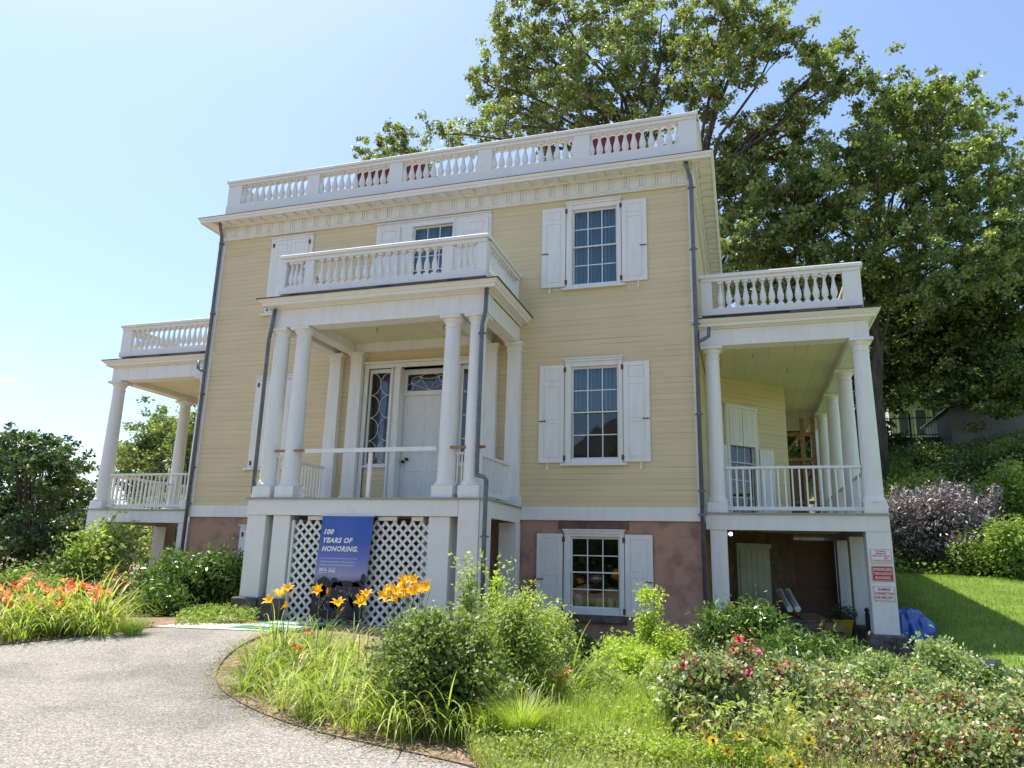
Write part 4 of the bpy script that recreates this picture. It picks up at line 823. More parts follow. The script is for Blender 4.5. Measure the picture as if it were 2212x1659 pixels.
# ================================================================= TREES
BARK = mat('bark', (.13, .10, .075), .95, .2, 6, .8, 20, stretch=(1, 1, .25), col2=(.05, .04, .03))
OAK = leafmat('oak_leaf', (.035, .055, .018), (.42, .48, .19), trans=.3, rough=.5, spec=.5)
MAPLE = leafmat('maple_leaf', (.03, .055, .016), (.40, .47, .17), trans=.3, rough=.5, spec=.5)
DARKT = leafmat('dark_tree_leaf', (.025, .05, .015), (.25, .31, .09), trans=.22, rough=.5)
def tree(name, label, base, fork, lobes, depth, m, leaf=.19, K=30, per=50, rc=.75, group=None, seed=1, tr=.4, shell=.25, limbs=True):
    "lobes: (px, py, radius px, depth offset) of the crown's masses as they stand at the given distance"
    rng = np.random.default_rng(seed); t = empty(name, tuple(base), label, 'tree', group); off = np.array(base)
    fork = np.array(fork, float); mb = MB(); C = []
    tp = curve(base, fork, 0, 6, rng, .12); mb.tube(tp-off, list(np.linspace(tr*1.25, tr*.6, 6)), 12)
    for (px, py, rp, dy) in lobes:
        c = at(px, py, 'Y', depth+dy); s = np.linalg.norm(c-CAM)/FPX; r = rp*s
        k = max(3, int(K*(r/2.3)**2)); q = inball(rng, k, c, (r, r*1.05, r*.92), shell); C.append(q)
        if limbs:
            st = fork if c[2] > fork[2]+1 else tp[rng.integers(3, 5)]
            lp = curve(st, c, rng.normal()*.5, 7, rng, .25*r/2.3); rad = tr*.27
            mb.tube(lp-off, list(np.linspace(rad, .03, 7)), 7)
            for g in q[rng.permutation(k)[:3]]:
                a = lp[rng.integers(3, 7)]; mb.tube(curve(a, g, .1, 4, rng, .08)-off, list(np.linspace(.03, .012, 4)), 5)
    mb.build('trunk', BARK, t, smooth='all')
    C = np.concatenate(C); C = np.repeat(C, 3, 0)+rng.normal(size=(len(C)*3, 3))*rc*.75; kt = np.repeat(rng.random(len(C)), max(6, int(per*.55))); P, tone = clumps(rng, C, max(6, int(per*.55)), rc*.52, .7)
    leaves('crown', P-off, leaf*.88, leaf*.60, m, t, up=.6, rng=rng, tone=kt*.5+rng.random(len(kt))*.5, hang=.2)
    return t
J = random.Random(11)
def lb(s, dj=2.5): return [(a, b, c, J.uniform(-dj, dj)) for a, b, c in s]
ob = at(1395, 900, 'Y', 19.5); ob[2] = gzs(ob[0], 19.5); of = at(1400, 330, 'Y', 19.5)
tree('oak_tree', 'tallest tree, open crowned oak rising behind the roof balustrade out of the picture', ob, of, lb([(1130, 60, 62), (1215, 25, 85), (1330, 20, 90), (1430, 35, 75), (1100, 130, 55), (1190, 130, 75), (1290, 130, 80), (1390, 130, 70), (1070, 185, 48), (1140, 215, 65), (1240, 220, 75), (1340, 230, 65), (1090, 265, 55), (1180, 290, 55), (1020, 285, 42), (960, 290, 32), (1430, 200, 40), (1290, 300, 60), (1030, 165, 28), (1480, 90, 45), (1400, 290, 55)]), 19.5, OAK, K=31, per=104, rc=.56, seed=5, tr=.55)
ob = at(1500, 900, 'Y', 17); ob[2] = gzs(ob[0], 17); of = at(1500, 420, 'Y', 17)
tree('oak_tree', 'leaning oak with long dark arching limbs right of the roof corner', ob, of, lb([(1560, 40, 62), (1640, 40, 62), (1690, 90, 38), (1600, 105, 45), (1500, 130, 38), (1560, 175, 48), (1540, 235, 42), (1490, 200, 34), (1620, 280, 46), (1690, 250, 40), (1740, 215, 38), (1770, 150, 42), (1800, 115, 30), (1800, 200, 34), (1850, 180, 36), (1700, 320, 55), (1620, 350, 55), (1560, 320, 48), (1590, 420, 55), (1660, 420, 55), (1560, 500, 48), (1650, 470, 62), (1600, 520, 55), (1720, 400, 55), (1580, 370, 50), (1690, 520, 55)], 1.5), 17, OAK, K=46, per=106, rc=.50, seed=8, tr=.4)
ob = at(1890, 900, 'Y', 18); ob[2] = gzs(ob[0], 18); of = at(1885, 560, 'Y', 18)
tree('maple_tree', 'broad dense green tree over the right veranda, nearest of the big trees', ob, of, lb([(1930, 240, 58), (1990, 250, 58), (2050, 240, 45), (1880, 300, 52), (1840, 370, 66), (1940, 320, 80), (2040, 320, 80), (2110, 290, 55), (2150, 350, 55), (1790, 420, 70), (1880, 430, 80), (1980, 430, 90), (2080, 430, 90), (2170, 440, 60), (1730, 480, 70), (1640, 545, 52), (1700, 560, 66), (1800, 520, 80), (1900, 540, 80), (2010, 560, 90), (2120, 550, 80), (2190, 540, 50), (1760, 610, 60), (1850, 640, 70), (1930, 205, 40), (2050, 205, 40), (1990, 225, 36), (1620, 600, 50), (1700, 640, 50), (1780, 350, 50)]), 18, MAPLE, K=37, per=108, rc=.5, seed=12, tr=.24, leaf=.185)
ob = at(2240, 980, 'Y', 23.5); ob[2] = gzs(ob[0], 23.5); of = at(2200, 760, 'Y', 23.5)
tree('dark_tree', 'shady dark tree behind the broad dense one, at the right edge above the grey building', ob, of, lb([(1960, 660, 90), (2070, 650, 100), (2180, 650, 90), (1950, 760, 80), (2030, 770, 90), (2140, 760, 100), (2220, 780, 80), (1960, 800, 45), (2050, 790, 50), (2150, 795, 55), (2235, 850, 50), (2220, 560, 60), (2220, 470, 50)])+[(2060, 845, 34, -4), (2120, 838, 40, -4), (2190, 850, 42, -4.5), (1985, 840, 28, -3), (2150, 815, 45, -4)], 23.5, DARKT, K=52, per=110, rc=.7, seed=15, tr=.35)
ob = at(1700, 980, 'Y', 24); ob[2] = gzs(ob[0], 24); of = at(1700, 800, 'Y', 24)
tree('dark_tree', 'dark tree standing behind the right veranda, seen between its columns and over its balustrade', ob, of, lb([(1600, 600, 55), (1700, 660, 80), (1800, 700, 90), (1880, 720, 80), (1920, 790, 60), (1840, 830, 70), (1760, 800, 80), (1950, 700, 60), (1760, 930, 80), (1850, 980, 80), (1660, 900, 70)]), 24, DARKT, K=40, per=100, rc=.9, leaf=.26, seed=16, tr=.4)
ob = at(840, 900, 'Y', 22); ob[2] = gzs(ob[0], 22)
tree('young_tree', 'small treetop peeping over the left part of the roof balustrade', ob, at(850, 420, 'Y', 22), lb([(835, 310, 30), (800, 330, 22), (875, 315, 24), (860, 290, 18), (890, 345, 24), (840, 350, 30), (915, 350, 22), (880, 285, 9)], 1), 22, OAK, K=60, per=100, rc=.4, seed=18, tr=.2, leaf=.17)
# left side
LFT = leafmat('narrow_leaf', (.035, .07, .03), (.11, .17, .06), trans=.3, rough=.35, spec=.5)
ob = at(60, 1230, 'Y', 2); ob[2] = gzs(ob[0], 2)
tree('bushy_tree', 'dark narrow-leaved bushy tree at the left edge of the picture beside the left veranda', ob, at(70, 1180, 'Y', 2), lb([(20, 1000, 42), (70, 985, 36), (110, 1010, 38), (20, 1070, 52), (80, 1070, 52), (140, 1040, 34), (150, 1090, 42), (185, 1075, 22), (30, 1150, 60), (110, 1140, 52), (170, 1140, 32), (10, 1210, 60), (90, 1210, 50), (150, 1200, 40), (-30, 1100, 70), (60, 950, 16), (125, 965, 16), (165, 1010, 14), (35, 945, 12), (95, 955, 12), (190, 1045, 14), (145, 985, 12), (15, 950, 14)], 1.2), 2, LFT, K=120, per=66, rc=.32, seed=21, tr=.12, leaf=.14, shell=.0)
ob = at(360, 1190, 'Y', 26); ob[2] = gzs(ob[0], 26)
tree('distant_tree', 'round green tree far behind the left veranda, seen between its columns', ob, at(370, 1100, 'Y', 26), lb([(300, 975, 32), (340, 945, 34), (385, 920, 36), (405, 975, 38), (345, 1000, 40), (290, 1010, 28), (400, 1040, 40), (330, 1055, 40), (360, 1100, 45), (420, 900, 25), (430, 960, 40), (440, 1040, 40)], 2), 26, MAPLE, K=50, per=110, rc=.8, seed=22, tr=.3, leaf=.24)
ob = at(2130, 900, 'Y', 33); ob[2] = gzs(ob[0], 33)
tree('dark_tree', 'dark tree filling the view behind the grey building at the top of the hill', ob, at(2130, 850, 'Y', 33), lb([(2080, 820, 60), (2150, 860, 60), (2210, 880, 60), (2000, 800, 60), (1930, 800, 50), (2220, 800, 60)], 1.5), 33, DARKT, K=24, per=70, rc=1.0, leaf=.3, seed=44, tr=.3)
for i, (px, py, yy, rr_, lab) in enumerate(((330, 1130, 20, 55, 'low green tree under and behind the left veranda, nearest its inner pier'), (230, 1140, 22, 50, 'low green tree behind the left veranda railing, left of the round tree'), (390, 1160, 16, 50, 'low dull green tree seen under the left veranda floor'))):
    ob = at(px, 1200, 'Y', yy); ob[2] = gzs(ob[0], yy)
    tree('low_tree', lab, ob, at(px, py+20, 'Y', yy), lb([(px, py, rr_), (px-35, py+15, rr_*.7), (px+35, py+10, rr_*.7), (px, py+45, rr_*.8)], 1), yy, MAPLE, K=60, per=100, rc=.6, seed=30+i, tr=.15, leaf=.2, group='low trees behind the left veranda')
# ================================================================= HILLSIDE BEHIND THE LAWN
def yfix(px, py, Y): p = at(px, py, 'Y', Y); return p
FY = 24.0
fa, fb = yfix(1880, 946, FY), yfix(2065, 944, FY); fz = float(fa[2]); 
wl_ = MB().box(fa[0]-3, fb[0]+.2, FY+.1, FY+.7, fz-5, fz).build('retaining_wall', DSTONE); prop(wl_, 'dark shaded stone retaining wall under the iron fence up the hill', 'wall')
fe = empty('iron_fence', (fa[0], FY+.3, fz), 'black iron picket fence on top of the dark retaining wall up the hill', 'fence')
Lf = fb[0]-fa[0]+3; rl = MB().box(-3, Lf-3, -.02, .02, .98, 1.03).box(-3, Lf-3, -.02, .02, .12, .17); rl.build('rail_pair', BLACK, fe)
pk = MB()
for k in range(int(Lf/.13)): pk.box(-3+k*.13-.011, -3+k*.13+.011, -.011, .011, 0, 1.12)
o = pk.build('picket', BLACK, fe); o['kind'] = 'stuff'
for k in range(4): MB().box(-2.5+k*2.2-.05, -2.5+k*2.2+.05, -.05, .05, 0, 1.25).build('fence_post', BLACK, fe)
ga = at(2062, 985, 'Y', 22); gb = at(2190, 860, 'Y', 22)
gbld = empty('grey_building', (ga[0], 22, gzs(ga[0], 22)-1), 'plain grey rendered building end in the trees at the top of the hill', 'building')
hz_ = gb[2]-gbld.location.z
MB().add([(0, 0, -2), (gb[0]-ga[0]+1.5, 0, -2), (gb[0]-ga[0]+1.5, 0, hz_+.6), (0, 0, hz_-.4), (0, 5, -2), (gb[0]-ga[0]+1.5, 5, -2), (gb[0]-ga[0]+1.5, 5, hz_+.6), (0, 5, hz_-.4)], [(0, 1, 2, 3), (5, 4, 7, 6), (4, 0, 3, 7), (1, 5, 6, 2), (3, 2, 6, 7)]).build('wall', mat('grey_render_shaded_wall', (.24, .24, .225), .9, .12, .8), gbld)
MB().add([(-.2, -.2, hz_-.45), (gb[0]-ga[0]+1.7, -.2, hz_+.58), (gb[0]-ga[0]+1.7, 5.2, hz_+.58), (-.2, 5.2, hz_-.45), (-.2, -.2, hz_-.39), (gb[0]-ga[0]+1.7, -.2, hz_+.64), (gb[0]-ga[0]+1.7, 5.2, hz_+.64), (-.2, 5.2, hz_-.39)], [(0, 3, 2, 1), (4, 5, 6, 7), (0, 1, 5, 4), (1, 2, 6, 5), (2, 3, 7, 6), (3, 0, 4, 7)]).build('roof', DMETAL, gbld)
ha = at(1925, 950, 'Y', 36); hb2 = at(2060, 850, 'Y', 36)
wh = empty('pale_house', (ha[0], 36, ha[2]-2), 'pale house with tall windows far up the hill behind the iron fence', 'house')
W_ = hb2[0]-ha[0]; Hh = hb2[2]-ha[2]+2
MB().box(0, W_, 0, 6, -2, Hh).build('wall', mat('pale_render', (.62, .60, .55), .8, .1, 1), wh); MB().box(-.3, W_+.3, -.3, 6.3, Hh+.001, Hh+.25).build('roof', DMETAL, wh)
for k in range(4):
    f_ = MB().box(.5+k*W_/4, 1.25+k*W_/4, -.05, -.001, 2.2, 4.0).build('window_frame', WHITE, wh); MB().box(.58+k*W_/4, 1.17+k*W_/4, -.06, -.051, 2.3, 3.9).build('pane', plain('far_glass', (.1, .13, .15), .15), f_)
def shrub(name, label, px, top, base, wpx, m, leaf, n, cat='shrub', group=None, seed=1, gy=None, asp=.5, depthr=1.0, upb=.5, hang=0., stems=8, rc=.12, K=None, shell=.25, taper=.6, sprigs=0, col=None, low=.0, minz=0.04, tones=None):
    "a bush standing where the ground meets pixel (px, base), or at depth gy"
    rng = np.random.default_rng(seed)
    if gy is None:
        b = at(px, base, 'Z', -2.78)
        for _ in range(6): b = at(px, base, 'Z', gzs(b[0], b[1]))
    else: b = at(px, base, 'Y', gy); b[2] = gzs(b[0], gy)
    s = np.linalg.norm(b-CAM)/FPX*1.0; tp = at(px, top, 'Y', b[1]); h = max(.15, tp[2]-b[2]); r = wpx/2*s
    t = empty(name, tuple(b), label, cat, group); K = K or max(10, int(n/70))
    nl = 9; lc = inball(rng, nl, (0, 0, h*.50), (r*.62, r*.62*depthr, h*.40), .0); lr = rng.uniform(.30, .52, nl); lc[0] = (rng.normal()*.15*r, 0, h*.72); lr[0] = .3; kk = rng.integers(0, nl, K)
    c = lc[kk]+inball(rng, K, (0, 0, 0), (1, 1, 1), .15)*(lr[kk][:, None])*np.array([r, r*depthr, h*.62]); q = 1-taper*.4*np.clip((c[:, 2:3]/h-.45), 0, 1); c[:, :2] *= q; c[:, 2] = np.clip(c[:, 2], h*low+.05, h*.99)
    per = max(4, int(n/K)); P, tone = clumps(rng, c, per, rc*2, .8)
    dirs = None
    if sprigs:
        for i in range(sprigs):
            a = rng.random()*6.28; rr_ = r*rng.random()**.5*.8; x, y = rr_*math.cos(a), rr_*math.sin(a); k = 34; zz_ = np.linspace(h*.72, h*(1.0+.07*rng.random()), k)
            Q = np.stack([x+rng.normal(size=k)*.022+(zz_-h*.7)*.25*math.cos(a), y+rng.normal(size=k)*.022, zz_], 1); P = np.concatenate([P, Q]); tone = np.concatenate([tone, .6+.4*rng.random(k)])
    P[:, 2] = np.where(P[:, 2] < minz, minz+np.abs(P[:, 2]-minz), P[:, 2])
    leaves('foliage', P, leaf, leaf*asp, m, t, up=upb, rng=rng, tone=tone, hang=hang)
    mb = MB()
    for g in c[rng.permutation(K)[:stems]]: mb.tube(curve((rng.normal()*.06, rng.normal()*.06, -.05), g, .05, 5, rng, .02*h), list(np.linspace(.016*max(h, .7), .004, 5)), 5)
    if stems: mb.build('stem', BARK, t)
    return t, b, h, r, c
HILL = leafmat('hill_leaf', (.10, .16, .035), (.34, .43, .12), trans=.38); PURP = leafmat('purple_leaf', (.13, .115, .12), (.42, .39, .41), trans=.12, tcol=(1.2, .8, .8), rough=.45, spec=.6)
S = [(1995, 1010, 1105, 90, HILL, .12, 4200, 12.5, 'bright young shrub with drooping leaf sprays on the hill below the iron fence'), (1945, 1060, 1150, 70, DARKT, .10, 2500, 12, 'small dark shrub beside the right veranda column, at the foot of the hill'),
     (2085, 990, 1075, 150, DARKT, .13, 6000, 16, 'wide shaded shrub in front of the grey building on the hill'), (2200, 950, 1060, 130, DARKT, .13, 6500, 15, 'dark shrub at the right edge near the top of the hill'),
     (2200, 985, 1130, 130, HILL, .12, 5500, 12, 'light green shrub with flat tiers at the right edge halfway up the hill'), (2110, 1045, 1150, 130, HILL, .11, 4500, 12.5, 'yellow-green shrub behind the purple bush on the hillside'),
     (2190, 1130, 1250, 120, HILL, .11, 7000, 8.9, 'yellow-green arching shrub right of the purple bush at the top of the lawn'), (2130, 1165, 1255, 90, HILL, .10, 4500, 9.2, 'low yellow-green shrub at the foot of the purple bush, above the lawn'), (2020, 950, 1030, 110, DARKT, .13, 4500, 19, 'dark shrub under the iron fence wall')]
for i, (px, tp, bs, w, m_, lf, n_, gy, lab) in enumerate(S): shrub('hill_shrub', lab, px, tp, bs, w, m_, lf, n_, seed=50+i, gy=gy, rc=.22, group='shrubs on the hillside', hang=.3)
for i, (px, tp, bs, w, gy, lab) in enumerate(((1975, 1070, 1245, 160, 10.2, 'purple-leaved bush nearest the right veranda, left part of the purple mass above the lawn'), (2055, 1050, 1250, 190, 10.4, 'tallest purple-leaved bush in the middle of the purple mass above the lawn'), (2120, 1055, 1225, 160, 11, 'purple-leaved bush behind the yellow-green shrubs, right part of the purple mass'))):
    shrub('purple_bush', lab, px, tp, bs, w, PURP, .14, 6500, seed=70+i, gy=gy, rc=.2, sprigs=10, asp=.3, hang=.5, group='purple bushes above the lawn')
rng = np.random.default_rng(77)
gx = rng.uniform(10.6, 24, 60000); gy_ = rng.uniform(9, 26, 60000); k = gy_ > 9.2
P = np.stack([gx[k], gy_[k], gz(gx[k], gy_[k])+rng.random(k.sum())**2*.5], 1); o = leaves('hill_undergrowth', P, .13, .07, HILL, up=.6, rng=rng); o['kind'] = 'stuff'
# lawn blades
n_ = 90000; gx = 10.4+rng.random(n_)**1.3*8; gy_ = -6+rng.random(n_)**.9*16; k = gx > curbX(gy_)+.14
P = np.stack([gx[k], gy_[k], gz(gx[k], gy_[k])+.01], 1); LAWNB = leafmat('lawn_blade', (.13, .20, .03), (.34, .44, .09), trans=.38)
o = blades('lawn_grass', P, rng.random(len(P))*6.28, .075, .009, LAWNB, e0=75, e1=20, seg=2, rng=rng); o['kind'] = 'stuff'

# big trees on the camera's side of the drive: the lower window panes mirror them
BT = leafmat('far_leaf', (.04, .08, .02), (.10, .16, .04), trans=.2)
for i, (x, y, hgt, lab) in enumerate(((-9, -34, 9, 'left one of the big trees across the drive, mirrored in the window panes'), (2, -37, 10, 'middle one of the big trees across the drive, mirrored in the window panes'), (13, -35, 9.5, 'right one of the big trees across the drive, mirrored in the window panes'), (24, -32, 9, 'rightmost of the big trees across the drive, behind the camera'))):
    rng = np.random.default_rng(600+i); t = empty('tree_across', (x, y, -2.8), lab, 'tree', 'big trees across the drive'); C = inball(rng, 90, (0, 0, hgt*.5+.6), (5.5, 4, hgt*.5), .2); P, tn = clumps(rng, C, 60, 1.6); leaves('crown', P, .55, .4, BT, t, rng=rng, tone=tn)
    MB().tube([(0, 0, -1), (0, 0, hgt*.55)], [.5, .2], 8).build('trunk', BARK, t)

hx = empty('house_across', (-2.5, -44, -2.8), 'grey gabled house across the drive, mirrored in the middle window', 'house')
MB().add([(-5, 0, 0), (5, 0, 0), (5, 0, 10), (0, 0, 13.5), (-5, 0, 10), (-5, -8, 0), (5, -8, 0), (5, -8, 10), (0, -8, 13.5), (-5, -8, 10)], [(4, 3, 2, 1, 0), (5, 6, 7, 8, 9), (1, 2, 7, 6), (0, 5, 9, 4), (2, 3, 8, 7), (3, 4, 9, 8)]).build('wall', mat('grey_render', (.30, .30, .28)), hx)
for x in (-3, 0, 3):
    for z in (2, 5.5, 8.6): MB().box(x-.6, x+.6, .0, .06, z, z+1.8).build('window', plain('far_glass', (.1, .13, .15), .15), hx)
rng = np.random.default_rng(640); P = np.stack([rng.uniform(-14, 20, 9000), rng.uniform(-30, -28, 9000), rng.uniform(-2.8, .4, 9000)], 1); o = leaves('hedge_across', P, .35, .25, BT, rng=rng); o['kind'] = 'stuff'
# ================================================================= FLOWER BEDS
LILY = leafmat('daylily_leaf', (.20, .27, .045), (.42, .48, .13), (.55, .46, .22), trans=.38, rough=.45); LILYD = leafmat('daylily_leaf_deep', (.13, .20, .035), (.32, .40, .10), trans=.38, rough=.45)
STALK = plain('flower_stalk', (.17, .24, .07), .6)
def petal_mesh(name, npet, L, W, cup, curl, m, seg=4, two=True, seed=0):
    rg = random.Random(seed); V = []; F = []
    for i in range(npet):
        a = 2*math.pi*i/npet+rg.uniform(-.08, .08); w = W*(1 if i % 2 == 0 else .72) if two else W; p = (0.004, 0); el = cup; row = []
        for k in range(seg+1):
            t = k/seg; ww = w*math.sin(math.pi*min(.97, .12+t*.86))**.8
            row.append((p[0], p[1], ww)); el = cup-curl*t**1.4; p = (p[0]+math.cos(el)*L/seg, p[1]+math.sin(el)*L/seg)
        b = len(V)
        for (r, z, ww) in row:
            for s in (-.5, 0, .5): V.append((r*math.cos(a)-s*ww*math.sin(a), r*math.sin(a)+s*ww*math.cos(a), z-(0 if s else ww*.14)))
        for k in range(seg):
            for s in (0, 1): q = b+3*k+s; F.append((q, q+1, q+4, q+3))
    me = bpy.data.meshes.new(name); me.from_pydata(V, [], F); me.materials.append(m); me.polygons.foreach_set('use_smooth', [True]*len(F)); me.update(); return me
def flowermat(name, c_in, c_out, R_, rough=.5):
    m, n, l, b = nodes(name); t = n.new('ShaderNodeTexCoord'); v = n.new('ShaderNodeVectorMath'); v.operation = 'LENGTH'; l.new(t.outputs['Object'], v.inputs[0])
    mr = n.new('ShaderNodeMapRange'); mr.inputs[2].default_value = R_; l.new(v.outputs['Value'], mr.inputs[0]); r = n.new('ShaderNodeValToRGB'); l.new(mr.outputs[0], r.inputs[0])
    r.color_ramp.elements[0].color = (*c_in, 1); r.color_ramp.elements[1].color = (*c_out, 1); r.color_ramp.elements[0].position = .3; r.color_ramp.elements[1].position = .65
    l.new(r.outputs[0], b.inputs['Base Color']); b.inputs['Roughness'].default_value = rough
    tr = n.new('ShaderNodeBsdfTranslucent'); mx = n.new('ShaderNodeMixShader'); mx.inputs[0].default_value = .5; l.new(r.outputs[0], tr.inputs[0])
    l.new(b.outputs[0], mx.inputs[1]); l.new(tr.outputs[0], mx.inputs[2]); l.new(mx.outputs[0], n['Material Output'].inputs[0]); return m
FM = {'gold': flowermat('gold_petal', (.95, .68, .04), (.95, .52, .02), .09), 'orange': flowermat('orange_petal', (.97, .66, .24), (.94, .36, .17), .08), 'peach': flowermat('peach_petal', (.85, .60, .10), (.80, .38, .20), .08), 'red': flowermat('red_petal', (.8, .35, .05), (.65, .06, .04), .07), 'cream': flowermat('cream_petal', (.85, .7, .15), (.85, .72, .35), .08)}
LM = {k: [petal_mesh('flower', 6, .095, .042, R(58+8*j), R(75+15*j), FM[k], seed=j) for j in range(3)] for k in FM}
BUD = MB().lathe(0, 0, [(.004, 0), (.009, .02), (.010, .045), (.003, .07)], 8).build('bud', FM['gold']).data
bpy.data.objects.remove(bpy.data.objects['bud'])
def put(me, name, parent, loc, d, roll, sc):
    o = bpy.data.objects.new(name, me); link(o, parent); o.location = loc
    q = Vector(d).normalized().to_track_quat('Z', 'Y') @ Matrix.Rotation(roll, 4, 'Z').to_quaternion(); o.rotation_mode = 'QUATERNION'; o.rotation_quaternion = q; o.scale = (sc,)*3; return o
def daylily(px, py, label, rad=.22, n=110, L=.72, W=.02, fl=(), col='orange', m=None, seed=1, group=None, fsc=1., e1=-48):
    "fl: (px, py) where the flowers of this clump are seen; each gets its own stalk from the clump"
    n = int(n*.72); rng = np.random.default_rng(seed); b = gbase(px, py); t = empty('daylily', tuple(b), label, 'daylily', group)
    a = rng.random(n)*6.283; r = rad*rng.random(n)**.6; B = np.stack([r*np.cos(a), r*np.sin(a), np.zeros(n)-.02], 1)
    blades('leaves', B, a+rng.normal(size=n)*.5, L*1.2, W*1.15, m or LILY, t, e0=74, e1=e1-12, seg=8, rng=rng, evar=18)
    mb = MB(); fls = []
    for i, f in enumerate(fl):
        c = f[2] if len(f) > 2 else col; dy = rng.uniform(-.15, .15); p = at(f[0], f[1], 'Y', b[1]+dy)-b
        s = np.array([p[0]*.3+rng.normal()*.05, dy*.4, 0]); pts = curve(s, p-np.array([0, 0, .02]), 0, 6, rng, .012); mb.tube(pts, [.006, .006, .005, .005, .004, .004], 6)
        fls.append((c, p))
        if rng.random() < .7: q = p+rng.normal(size=3)*[.05, .03, .02]+[0, 0, -.03]; mb.tube([pts[-2], q], .003, 5); put(BUD, 'bud', t, tuple(q), (rng.normal()*.5, -.2, 1), 0, 1.1)
    if fl: mb.build('scape', STALK, t)
    for c, p in fls:
        d = (rng.normal()*.55, -.55+rng.normal()*.35, .75+rng.normal()*.25); put(LM[c][int(rng.integers(3))], 'flower', t, tuple(p), d, rng.random()*6, fsc*rng.uniform(.85, 1.15))
    return t
# left bed, orange and red
LF = [((52, 1259), (66, 1252), (42, 1276), (30, 1268, 'red')), ((6, 1275), (16, 1290), (22, 1312, 'red'), (-20, 1280)), ((102, 1278), (74, 1295), (62, 1297), (85, 1265)), ((139, 1258), (157, 1264, 'red'), (128, 1276), (150, 1275)), ((176, 1266), (163, 1277), (145, 1286), (133, 1290, 'red'), (186, 1262)), ((210, 1272), (227, 1289), (213, 1293), (238, 1283), (200, 1283)), ((128, 1306, 'red'), (82, 1317, 'cream'), (103, 1317, 'cream'), (92, 1312, 'cream'))]
LB = [((50, 1350), 'behind the front row near the left edge'), ((5, 1372), 'cut by the left edge of the picture'), ((85, 1362), 'with three flowers standing in a line, second clump along the driveway'), ((140, 1352), 'in the middle of the left bed with a deep red flower'), ((172, 1358), 'with a dense bunch of five flowers before the rose bush'), ((208, 1365), 'with the widest leaf fountain, right end of the left bed'), ((105, 1370), 'with cream yellow flowers low in the left bed')]
for i, (f, (bp, lab)) in enumerate(zip(LF, LB)): daylily(bp[0], bp[1], 'orange daylily clump '+lab, rad=.3, n=150, L=.85, W=.026, fl=f+tuple((q[0]+J.uniform(-16, 16), q[1]+J.uniform(-8, 16))+tuple(q[2:]) for q in f[:2]), seed=100+i, group='orange daylilies of the left bed', fsc=1.45)
for i, (px, py, lab) in enumerate(((40, 1385, 'leafy clump without flowers at the front of the left bed, near the left edge'), (130, 1372, 'leafy clump without flowers at the front of the left bed, in the middle'), (185, 1372, 'leafy clump without flowers just left of the widest one in the left bed'), (232, 1372, 'small leafy clump without flowers at the right tip of the left bed'))):
    daylily(px, py, lab, rad=.25, n=110, L=.6, W=.02, seed=130+i, group='flowerless daylilies of the left bed')
# central bed
ORD = 'golden orange daylily clump '
daylily(600, 1448, ORD+'with five flowers at the rear left of the central bed', fl=((604, 1288), (622, 1277), (615, 1284), (622, 1310), (586, 1302)), col='gold', n=120, L=.62, seed=200, fsc=1.4)
daylily(690, 1470, ORD+'with one flower in front of the blue banner', fl=((691, 1277), (731, 1310)), col='gold', n=120, L=.62, seed=201, fsc=1.4)
daylily(790, 1500, ORD+'with one flower at the right edge of the banner', fl=((792, 1291), (780, 1302)), col='gold', n=100, L=.6, seed=202, fsc=1.4)
daylily(872, 1520, ORD+'with the largest bunch of flowers left of the dark green bush', fl=((846, 1272), (837, 1288), (865, 1291), (858, 1300), (879, 1257), (897, 1261), (884, 1279), (909, 1274), (895, 1285), (872, 1272), (850, 1283), (928, 1275)), col='gold', n=120, L=.6, seed=203, fsc=1.4)
for i, (px, py, lab, n_, L_) in enumerate(((560, 1478, 'grassy daylily tuft without flowers at the left tip of the central bed', 130, .55), (625, 1492, 'grassy daylily tuft beside the leftmost one of the central bed', 140, .55), (705, 1540, 'arching daylily tuft at the front edge of the central bed, in the middle', 150, .62), (790, 1545, 'arching daylily tuft in front of the dark green bush, third from the drive', 130, .62), (865, 1588, 'biggest arching daylily tuft at the front edge of the central bed', 150, .7), (940, 1592, 'arching daylily tuft at the shaded foot of the dark green bush', 110, .6), (640, 1430, 'pale tuft behind the golden flowers near the mat', 120, .6), (740, 1480, 'tuft between the banner and the front row of the central bed', 110, .6))):
    daylily(px, py, lab, rad=.2, n=n_, L=L_, W=.017, seed=220+i, m=LILY if i % 3 else LILYD, group='flowerless daylilies of the central bed')
for i, (px, py, L_, n_, lab) in enumerate(((530, 1500, .5, 90, 'small flopping daylily tuft nearest the drive at the left tip of the central bed'), (600, 1528, .5, 90, 'small flopping daylily tuft at the drive edge below the leftmost tufts'), (670, 1555, .5, 90, 'small daylily tuft at the drive edge left of the arching ones'), (760, 1575, .55, 110, 'low daylily tuft lying over the soil before the arching ones'), (550, 1440, .5, 110, 'thin daylily tuft at the inner side of the bend of the drive'), (590, 1405, .55, 110, 'thin daylily tuft beside the mat at the back of the central bed'), (680, 1410, .6, 120, 'pale tuft under the golden flower before the banner'), (830, 1480, .6, 120, 'tuft at the left flank of the dark green bush'), (1010, 1600, .5, 110, 'sparse dark tuft on the shaded soil right of the biggest one'), (760, 1420, .6, 110, 'pale tuft under the right edge of the banner'))):
    daylily(px, py, lab, rad=.2, n=n_, L=L_, W=.013, seed=280+i, m=LILY if i % 2 else LILYD, group='flowerless daylilies of the central bed')
daylily(1195, 1540, 'daylily clump with pale peach flowers right of the dark green bush', rad=.26, n=230, L=.72, fl=((1169, 1447), (1183, 1457), (1220, 1455), (1204, 1467), (1189, 1481), (1210, 1480), (1216, 1462)), col='peach', m=LILYD, seed=240, fsc=1.1)
daylily(1100, 1530, 'deep green daylily clump without flowers close to the right side of the dark green bush', rad=.26, n=200, L=.7, m=LILYD, seed=241)
